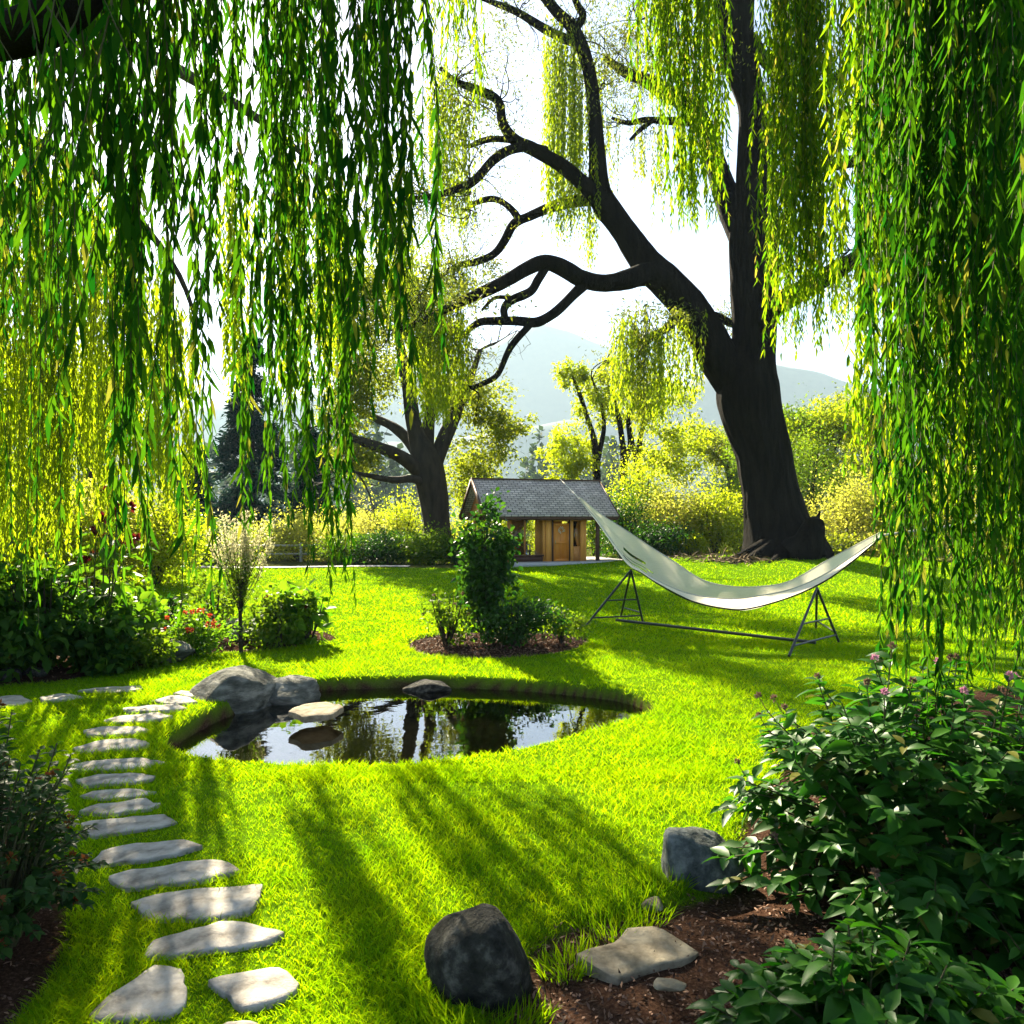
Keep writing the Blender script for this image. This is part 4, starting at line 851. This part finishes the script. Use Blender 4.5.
def gable(b):
    for e in (-2.0, 1.95):
        box(b, (e, 0, 1.66), (.08, 2.9, .10)); box(b, (e, 0, 2.2), (.07, .10, 1.0))
        v = [];  
        for ox in (-.02, .02): v += [[e+ox, -1.3, 1.72], [e+ox, 1.3, 1.72], [e+ox, .35, 2.40], [e+ox, -.35, 2.40]]
        b.add(v, [[0, 1, 2, 3], [7, 6, 5, 4], [0, 4, 5, 1], [1, 5, 6, 2], [2, 6, 7, 3], [3, 7, 4, 0]])
hp('gable', 'cedar', gable)
# left bay: low boarded wall, window frame, rear window
def lowwall(b):
    box(b, (-.80, -1.28, .19), (1.06, .07, .18)); box(b, (-.80, -1.30, .30), (1.10, .13, .04))
hp('low_wall', 'beam', lowwall)
w_ = hp('window', 'cedar', lambda b: (box(b, (-.88, -1.28, .93), (.05, .05, 1.20)), box(b, (-.80, -1.28, 1.50), (1.05, .05, .05))))
hp('pane', 'glass', lambda b: box(b, (-.80, -1.262, .9), (1.04, .008, 1.14)), w_)
w_ = hp('window', 'cedar', lambda b: (box(b, (-1.0, 1.22, .93), (.05, .05, 1.20)), box(b, (-.30, 1.22, .93), (.06, .06, 1.22)), box(b, (-1.05, 1.22, .72), (1.5, .05, .05)), box(b, (-1.05, 1.22, .3), (1.5, .06, .40))))
# cabin
def cabin(b):
    y0, y1 = -1.27, -.45
    for x_ in (-.20, 1.25): box(b, (x_, (y0+y1)/2, .80), (.06, y1-y0, 1.42))
    box(b, (.28, y1, .80), (.90, .06, 1.42)); 
    box(b, (-.06, y0, .80), (.20, .08, 1.42)); box(b, (1.14, y0, .80), (.16, .08, 1.42)); box(b, (.74, y0, .80), (.12, .085, 1.42)); box(b, (.41, y0, 1.46), (.54, .07, .12))
hp('cabin_wall', 'honey', cabin)
def dr(b):
    box(b, (.38, -1.255, .72), (.56, .05, 1.24)); 
    for x_, s_ in ((.12, .06), (.64, .06), (.38, .05)): box(b, (x_, -1.285, .72), (s_, .03, 1.24))
    for z_ in (.14, .70, 1.30): box(b, (.38, -1.287, z_), (.46, .03, .08))
do_ = hp('door', 'door', dr); hp('door_jamb', 'beam', lambda b: (box(b, (.07, -1.27, .78), (.06, .12, 1.38)), box(b, (.665, -1.27, .78), (.035, .12, 1.38))), do_)
M['brass'] = plain('brass', (.5, .35, .12), .35, 1.0)
hp('handle', 'brass', lambda b: tube(b, [(.16, -1.33, .66), (.16, -1.35, .72), (.16, -1.33, .78)], [.014, .014, .014], 6), do_)
M['cream'] = plain('cream_paint', (.7, .62, .42), .6)
def wreath(b):
    rg = np.random.default_rng(3); a = np.arange(60)*.33; q = np.stack([.38+.085*np.cos(a), -1.312+0*a, 1.12+.085*np.sin(a)], 1); leaves(b, q, rdir(60, rg), rdir(60, rg), .06, .03)
hp('wreath', 'cream', wreath, do_)
w_ = hp('window', 'cedar', lambda b: (box(b, (.93, -1.27, 1.46), (.26, .06, .10)), box(b, (.93, -1.27, .34), (.26, .06, .48))))
hp('pane', 'glass', lambda b: box(b, (.93, -1.272, 1.0), (.258, .01, .84)), w_)
# bench inside the left bay
BX = thing('bench', (0, 0, 0), 'dark slatted bench standing inside the open left bay of the hut', 'bench')
def hl(x, y, z): return np.array([HX+x*cos(HT)-y*sin(HT), HY+x*sin(HT)+y*cos(HT), hz0+z])
bo = hl(-.55, .1, .10); BX.location = bo; BX.rotation_euler = (0, 0, HT)
def hb(name, mat, fn): b = Buf(); fn(b); return b.build(name, M[mat], BX, smooth=False, local=True)
hb('seat', 'beam', lambda b: box(b, (0, 0, .30), (.62, .40, .05)))
hb('backrest', 'beam', lambda b: [box(b, (0, .19, .40+.09*i), (.62, .03, .06)) for i in range(3)])
for sx in (-.27, .27):
    hb('leg', 'beam', lambda b: (box(b, (sx, -.15, .14), (.05, .05, .28)), box(b, (sx, .19, .30), (.05, .05, .60))))
    hb('armrest', 'cream', lambda b: (box(b, (sx, 0, .50), (.05, .42, .035)), box(b, (sx, -.17, .40), (.04, .04, .17))))

# low rail fence at far left
FN = thing('rail_fence', (-7.2, 28.0, h1(-7.2, 28.0)), 'low pale timber rail fence behind the lawn at left', 'fence')
M['grey_wood'] = wood('weathered_wood', (.28, .26, .22), (.45, .42, .36))
b = Buf()
for z_ in (.28, .58): tube(b, [(-10.5, 28, h1(-10.5, 28)+z_), (-7, 28.1, h1(-7, 28)+z_), (-4.4, 28, h1(-4.4, 28)+z_)], [.035]*3, 6)
b.build('rail', M['grey_wood'], FN)
for x_ in (-10.4, -8.9, -7.4, -5.9, -4.5):
    b = Buf(); box(b, (x_, 28.06, h1(x_, 28)+.32), (.09, .07, .75), bev=.01); b.build('post', M['grey_wood'], FN)

# ------------------------------------------------------------------ hammock
M['canvas'] = None
m, n, o = newmat('canvas'); tc = N_(n, 'ShaderNodeTexCoord'); wv = N_(n, 'ShaderNodeTexNoise'); wv.inputs['Scale'].default_value = 60; wv.inputs['Detail'].default_value = 3
mp = N_(n, 'ShaderNodeMapping'); mp.inputs['Scale'].default_value = (.12, 1, 1); n.links.new(tc.outputs['Object'], mp.inputs[0]); n.links.new(mp.outputs[0], wv.inputs['Vector'])
rm = ramp(n, [(.3, (.72, .64, .50)), (.7, (.86, .78, .63))], wv.outputs['Fac']); p = N_(n, 'ShaderNodeBsdfPrincipled'); p.inputs['Roughness'].default_value = .9
p.inputs['Specular IOR Level'].default_value = .1; n.links.new(rm.outputs[0], p.inputs['Base Color']); t_ = N_(n, 'ShaderNodeBsdfTranslucent'); t_.inputs[0].default_value = (.82, .76, .62, 1)
mx = N_(n, 'ShaderNodeMixShader'); mx.inputs[0].default_value = .6; bp = N_(n, 'ShaderNodeBump'); bp.inputs['Strength'].default_value = .4; bp.inputs['Distance'].default_value = .004
n.links.new(wv.outputs['Fac'], bp.inputs['Height']); n.links.new(bp.outputs[0], p.inputs['Normal']); n.links.new(p.outputs[0], mx.inputs[1]); n.links.new(t_.outputs[0], mx.inputs[2]); n.links.new(mx.outputs[0], o.inputs[0]); M['canvas'] = m
M['steel'] = plain('stand_steel_dark', (.018, .024, .026), .45, .3); M['rope'] = noise_mat('rope', [(.3, (.40, .37, .30)), (.7, (.58, .54, .46))], 40, .9, 0)
M['hem'] = plain('dark_shade_line', (.03, .03, .026), .9, 0, .1)  # near-black tone for the shade line drawn under the hammock belly, not a hem
HM = thing('hammock', G(725, 640), 'long cream canvas hammock slung over its dark metal stand', 'hammock')
Bk = [(580, 497), (600, 514), (626, 531), (650, 547), (673, 561), (703, 580), (733, 586.5), (766, 586), (792, 580), (826, 561), (853, 546.5), (880, 532.5)]
Bl = [(580, 500), (598, 522), (626, 561), (642, 572), (660, 584), (693, 601), (726, 609.5), (748, 610), (792, 597), (826, 581), (853, 561), (880, 537)]
Fr_ = [(580, 500), (597, 521), (625, 559), (641, 570), (658, 580.5), (688, 593), (722, 598), (748, 597), (790, 589), (824, 574), (852, 556), (880, 536.5)]
dl = np.linspace(13.3, 10.6, 12); hw = np.array([.02, .16, .34, .40, .44, .48, .50, .48, .42, .30, .17, .03])
A = np.array([P(p_[0], p_[1], d+h_) for p_, d, h_ in zip(Bk, dl, hw)]); B_ = np.array([P(p_[0], p_[1], d-h_*.15) for p_, d, h_ in zip(Bl, dl, hw)]); Cc = np.array([P(p_[0], p_[1], d-h_) for p_, d, h_ in zip(Fr_, dl, hw)])
A, B_, Cc = cr_open(A, 10), cr_open(B_, 10), cr_open(Cc, 10); nu = len(A); nv = 27; grid = np.zeros((nu, nv, 3))
for j in range(nv):
    s_ = j/(nv-1)
    w0, w1, w2 = (1-s_)**2, 2*s_*(1-s_), s_*s_
    ctrl = B_*1.0+ (B_-(A+Cc)/2)*.0
    grid[:, j] = A*w0+ctrl*w1+Cc*w2
# push the mid line down so that the trough reaches the lower outline
mid = grid[:, 17]; grid[:, :, 2] -= (np.sin(np.linspace(0, pi, nv))[None]**.8)*np.clip((mid[:, 2]-B_[:, 2]), -.05, .2)[:, None]*.9
uu = np.linspace(0, 1, nu); vv = np.linspace(0, 1, nv)
grid[:, :, 2] += .018*np.sin(vv[None]*26+uu[:, None]*4)*np.exp(-((uu[:, None]-.1)/.2)**2)+.006*np.sin(vv[None]*18)*np.exp(-((uu[:, None]-.95)/.15)**2)
b = Buf(); f = []; fh = []
gaps = {8: (.17, .27), 11: (.16, .31), 14: (.17, .29)}
for i in range(nu-1):
    for j in range(nv-1):
        if j in gaps and gaps[j][0] < uu[i] < gaps[j][1]: continue
        (fh if j >= nv-2 or j == 0 else f).append([i*nv+j, (i+1)*nv+j, (i+1)*nv+j+1, i*nv+j+1])
b.add(grid.reshape(-1, 3), f); b.Fc.append((np.array(fh), 0)); b.build('canvas', M['canvas'], HM)
b = Buf(); tube(b, grid[:, -1]+np.array([0, -.004, -.004]), np.full(nu, .009), 5, raw=True); tube(b, grid[:, 0], np.full(nu, .008), 5, raw=True); b.build('hem', M['rope'], HM)
b = Buf(); tube(b, grid[18:118, 20]+np.array([0, -.02, -.018]), np.full(len(grid[18:118]), .012), 5, raw=True); b.build('underside_shade_line', M['hem'], HM)  # dark strip standing in for the shadow line below the belly
b = Buf(); rid = hl(.85, -.02, RZ+.03)
tube(b, [grid[0].mean(0), (grid[0].mean(0)*.6+rid*.4), rid], [.014, .011, .010], 6); tube(b, [grid[-1].mean(0), (grid[-1].mean(0)+np.array([8.2, 8.3, 2.4]))/2+np.array([0, 0, -.1]), (8.2, 8.3, 2.4)], [.016, .013, .012], 6)
b.build('rope', M['rope'], HM)
ST = thing('hammock_stand', G(735, 640), 'dark metal hammock stand, two tripods joined by a long low bar', 'stand')
def gp(px, py, d=None):
    g = G(px, py); return g+np.array([0, 0, .02])
def leg(a, c, r_=.018, name='leg'):
    b = Buf(); tube(b, [a, c], [r_, r_], 8, 2, raw=False); return b.build(name, M['steel'], ST)
La, Ra = P(631, 570, 12.75), P(817, 588, 10.75)
Lf = [gp(586, 627), gp(643, 624), gp(617, 612)]; Rf = [gp(789, 658), gp(839, 644), gp(816, 629)]
Lf[2] = P(621, 598, 14.0); Lf[2][2] = h1(Lf[2][0], 14.0)+.02
for q in Lf: leg(La, q)
for q in Rf: leg(Ra, q)
def mixp(a, c, t): return a+(c-a)*t
for ap, ft in ((La, Lf), (Ra, Rf)):
    leg(mixp(ap, ft[0], .55), mixp(ap, ft[1], .55), .012, 'brace'); leg(mixp(ap, ft[0], .86), mixp(ap, ft[1], .86), .013, 'brace'); leg(mixp(ap, ft[2], .8), mixp(ap, ft[1], .8), .012, 'brace')
leg(mixp((Lf[0]+Lf[1])/2, La, .08), mixp((Rf[0]+Rf[1])/2, Ra, .10), .022, 'ground_bar')

# ------------------------------------------------------------------ island bed
shrub(487, 640, 62, 92, 10.9, 'dark', 'tall leafy column shrub on a bare stem in the round island bed', 2400, .085, .055, group='', kind='broad', squash=.9, ground_z=h1(-.34, 10.9)+.46, clump=.45)
b = Buf(); x0 = (489-512)/F*10.9; tube(b, [(x0, 10.9, h1(x0, 10.9)-.05), (x0-.01, 10.9, .3), (x0-.03, 10.9, .9), (x0-.05, 10.9, 1.5)], [.035, .03, .025, .01], 7); 
CT = [o_ for o_ in C.collection.objects if o_.get('label', '').startswith('tall leafy column')][0]; b.build('trunk', M['bark2'], CT)
shrub(447, 650, 58, 56, 10.7, 'mid', 'thin rose bush with a few faded blooms at left of the island bed', 420, .06, .035, name='rose_bush', cat='bush', group='', kind='broad', flowers=('seed', 6, .03), stems=9)
shrub(515, 652, 84, 54, 10.5, 'dark', 'dense rounded bush at the foot of the column shrub', 2200, .06, .035, name='rounded_bush', cat='bush', group='', clump=.4)
shrub(562, 646, 54, 42, 10.9, 'mid', 'small loose bush at the right end of the island bed', 620, .055, .03, name='rounded_bush', cat='bush', group='')
# ------------------------------------------------------------------ left flower bed
def tall_plant():
    x, d = (105-512)/F*9.2, 9.2; z0 = h1(x, d); t = thing('tall_flower', (x, d, z0), 'tall large leaved plant topped by maroon blooms in the left bed', 'plant'); rg = np.random.default_rng(9)
    b = Buf(); lb = Buf(); tops = []
    for px, py in ((107, 490), (118, 512), (96, 530), (128, 540), (104, 518), (84, 560)):
        e = P(px, py, d+rg.uniform(-.2, .2)); s_ = np.array([x+rg.normal()*.06, d+rg.normal()*.06, z0-.02]); q = cr_open([s_, (s_+e)/2+rg.normal(size=3)*.05, e], 6); tube(b, q, np.linspace(.014, .006, len(q)), 5, raw=True); tops.append(e)
        m_ = 14; k = np.clip((rg.uniform(.2, .95, m_)*(len(q)-1)).astype(int), 0, len(q)-1); a = rg.uniform(0, 6.28, m_); D = np.stack([np.cos(a), np.sin(a), rg.uniform(-.3, .5, m_)], 1)
        st = q[k]; en = st+D*.12
        leaves(lb, en, D+np.array([0, 0, -.2]), np.array([0, 0, 1.0])+rdir(m_, rg)*.3, rg.uniform(.16, .30, m_), rg.uniform(.12, .2, m_), 'broad', curl=.3)
        for s0, s1 in zip(st, en): tube(b, [s0, s1], [.004, .003], 3, 1, capend=False)
    b.build('stem', M['twig'], t); lb.build('foliage', M['bigleaf'], t)
    for e in tops:
        for i in range(3 if e is not tops[0] else 1):
            b = Buf(); bloom(b, e+rg.normal(size=3)*np.array([.06, .06, .05])*(i > 0), .075, rg); b.build('flower', M['maroon'], t)
tall_plant()
BG = 'bushes in the left flower bed'
shrub(45, 668, 120, 105, 9.0, 'bed', 'large dark leaved bush filling the left end of the flower bed', 1900, .12, .07, name='dark_bush', cat='bush', group=BG, kind='broad', stems=12)
shrub(-40, 680, 120, 130, 8.4, 'bed', 'dark bush cut off by the left frame edge in the flower bed', 1300, .12, .07, name='dark_bush', cat='bush', group=BG, kind='broad')
shrub(110, 660, 70, 60, 9.1, 'bed', 'low dark bush under the tall maroon flowered plant', 900, .11, .07, name='dark_bush', cat='bush', group=BG, kind='broad')
shrub(128, 640, 60, 74, 10.0, 'bigleaf', 'bright green leafy bush just right of the tall plant', 600, .13, .08, name='leafy_bush', cat='bush', group=BG, kind='broad')
shrub(193, 650, 68, 48, 10.1, 'bigleaf', 'rounded pale green bush dotted with red flowers', 1500, .06, .03, name='flowering_bush', cat='bush', group=BG, flowers=('red', 15, .038))
shrub(168, 628, 50, 44, 11.6, 'dark', 'dark leaved bush behind the red flowered bush', 500, .08, .04, name='dark_bush', cat='bush', group=BG)
shrub(280, 640, 66, 60, 10.8, 'mid', 'rounded green bush right of the wispy shrub stem', 1300, .08, .045, name='green_bush', cat='bush', group=BG, flowers=('maroon', 2, .035))
shrub(308, 632, 54, 54, 11.2, 'bigleaf', 'light large leaved bush at the right end of the left bed', 300, .18, .11, name='leafy_bush', cat='bush', group=BG, kind='broad')
shrub(215, 628, 60, 50, 12.2, 'mid', 'green bush behind the wispy shrub at mid bed', 800, .08, .045, name='green_bush', cat='bush', group=BG)
shrub(150, 655, 46, 36, 9.3, 'mid', 'low green clump in front of the red flowered bush', 500, .08, .045, name='green_bush', cat='bush', group=BG)
# wispy shrub: a bare stem with a spray of pale plumes
def wispy():
    x, d = (241-512)/F*10.3, 10.3; z0 = h1(x, d); t = thing('wispy_shrub', (x, d, z0), 'pale wispy feathery shrub on a thin straight stem', 'shrub'); rg = np.random.default_rng(15)
    b = Buf(); tube(b, [(x, d, z0-.03), (x-.01, d, z0+.5), (x, d, z0+.9)], [.028, .024, .02], 7); lb = Buf(); pb = Buf()
    for i in range(56):
        a = rg.uniform(0, 6.28); sp_ = rg.uniform(.05, .5); top = np.array([x+sp_*np.cos(a), d+sp_*np.sin(a)*.8, z0+rg.uniform(1.35, 1.98)-sp_*.5]); s0 = np.array([x, d, z0+rg.uniform(.45, .9)])
        q = cr_open([s0, (s0*.55+top*.45)+np.array([np.cos(a), np.sin(a), 0])*.04, top], 5); tube(b, q, np.linspace(.006, .002, len(q)), 3, raw=True, capend=False)
        m_ = 26; s_ = rg.uniform(.25, .85, m_); k = (s_*(len(q)-1)).astype(int); leaves(lb, q[k]+rg.normal(size=(m_, 3))*.02, rdir(m_, rg)+np.array([0, 0, .5]), rdir(m_, rg), .055, .018)
        m_ = 55; s_ = rg.uniform(.66, 1.0, m_)*(len(q)-1); k = s_.astype(int); fr2 = (s_-k)[:, None]; k2 = np.minimum(k+1, len(q)-1); leaves(pb, q[k]*(1-fr2)+q[k2]*fr2+rg.normal(size=(m_, 3))*.016, rdir(m_, rg)+np.array([0, 0, .7]), rdir(m_, rg), .040, .015)
    b.build('stem', M['bark2'], t); lb.build('foliage', M['mid'], t); pb.build('plumes', M['pale'], t)
wispy()

# ------------------------------------------------------------------ foreground bushes with modelled stems and opposite leaves
def leafy(name, x, d, z0, R, H, ns, label, mat, L, Wd, lm_=16, cat='bush', seed=1, flowers=(), lean=(0, 0), ry=1.0, per=9):
    t = thing(name, (x, d, z0), label, cat); rg = np.random.default_rng(seed); b = Buf(); lb = Buf(); tips = []
    for i in range(ns):
        a = rg.uniform(0, 2*pi); e = np.arcsin(rg.uniform(.02, 1)); k = .78+.3*rg.random()
        top = np.array([x+lean[0]+R*np.cos(a)*cos(e)*k, d+lean[1]+R*ry*np.sin(a)*cos(e)*k, z0+.04+H*sin(e)*k]); s0 = np.array([x+R*.35*np.cos(a)*rg.random(), d+R*.35*ry*np.sin(a)*rg.random(), z0-.03])
        q = cr_open([s0, s0*.5+top*.5+np.array([0, 0, .12*H]), top], 6); tube(b, q, np.linspace(.007, .0025, len(q)), 4, raw=True, capend=False)
        tip_dir = unit(q[-1]-q[-3]); tips.append((q[-1], e, a))
        m_ = lm_; s_ = 1-np.linspace(0, 1, m_)**1.2*.62; f_ = s_*(len(q)-1); k0 = np.minimum(f_.astype(int), len(q)-2); w = (f_-k0)[:, None]; pt = q[k0]*(1-w)+q[k0+1]*w
        ph = np.arange(m_)*2.4+rg.uniform(0, 6.28); side = np.stack([np.cos(ph), np.sin(ph), 0*ph], 1); out = np.array([np.cos(a), np.sin(a), .2])
        D = side*.95+out*.45+tip_dir*.35+np.array([0, 0, -.05])+rg.normal(size=(m_, 3))*.15; N = np.array([0, 0, 1.0])+out*.35+rg.normal(size=(m_, 3))*.28
        sc = (.55+.6*rg.random(m_))*np.clip(.55+np.arange(m_)*.12, 0, 1); leaves(lb, pt, D, N, L*sc, Wd*sc, 'broad', curl=rg.uniform(.1, .5, (m_, 1)))
    b.build('stems', M['twig'], t); lb.build('foliage', M[mat], t)
    return t, tips
t, tips = leafy('broadleaf_bush', 1.90, 3.55, h1(1.90, 3.55), .98, 1.0, 250, 'large glossy broadleaf bush with small pink blooms at lower right', 'gloss', .13, .058, 20, seed=21, ry=.95)
rg = np.random.default_rng(4); nf = 0
for q, e, a in sorted(tips, key=lambda k: -k[0][2]):
    if nf < 16 and (q[1] < 3.9):
        b = Buf(); bloom(b, q+np.array([0, 0, .02]), .02, rg, 34); b.build('flower', M['pink' if nf % 2 else 'seed'], t); nf += 1
for q, e, a in [k for k in tips if np.cos(k[2]) < -.5 and .25 < k[1] < .9][:9]:
    b = Buf(); e_ = q+np.array([-.04, 0, .07]); tube(b, [q, e_], [.003, .002], 3, 1); bloom(b, e_, .02, rg, 30); b.build('flower', M['seed'], t)
leafy('broadleaf_bush', 2.45, 2.9, h1(2.45, 2.9), .85, .85, 120, 'dark glossy bush cut off by the right frame edge', 'gloss', .13, .058, 16, seed=23)
leafy('broadleaf_bush', 1.05, 2.28, h1(1.05, 2.28), .52, .40, 110, 'low glossy broadleaf plant at the bottom right of the photo', 'gloss', .125, .058, 15, seed=25, ry=.7)
t, tips = leafy('flowering_bush', -2.12, 3.2, h1(-2.12, 3.2), .42, .86, 130, 'small leaved dark bush with bronze red shoots at lower left edge', 'dark', .06, .036, 18, seed=27)
for q, e, a in [k for k in tips if np.cos(k[2]) > -.2][:22]:
    b = Buf(); bloom(b, q, .026, rg, 16); b.build('flower', M['bronze'], t)
leafy('flowering_bush', -2.35, 2.6, h1(-2.35, 2.6), .48, .62, 90, 'dark low bush at the bottom left corner', 'dark', .07, .04, 16, seed=28)
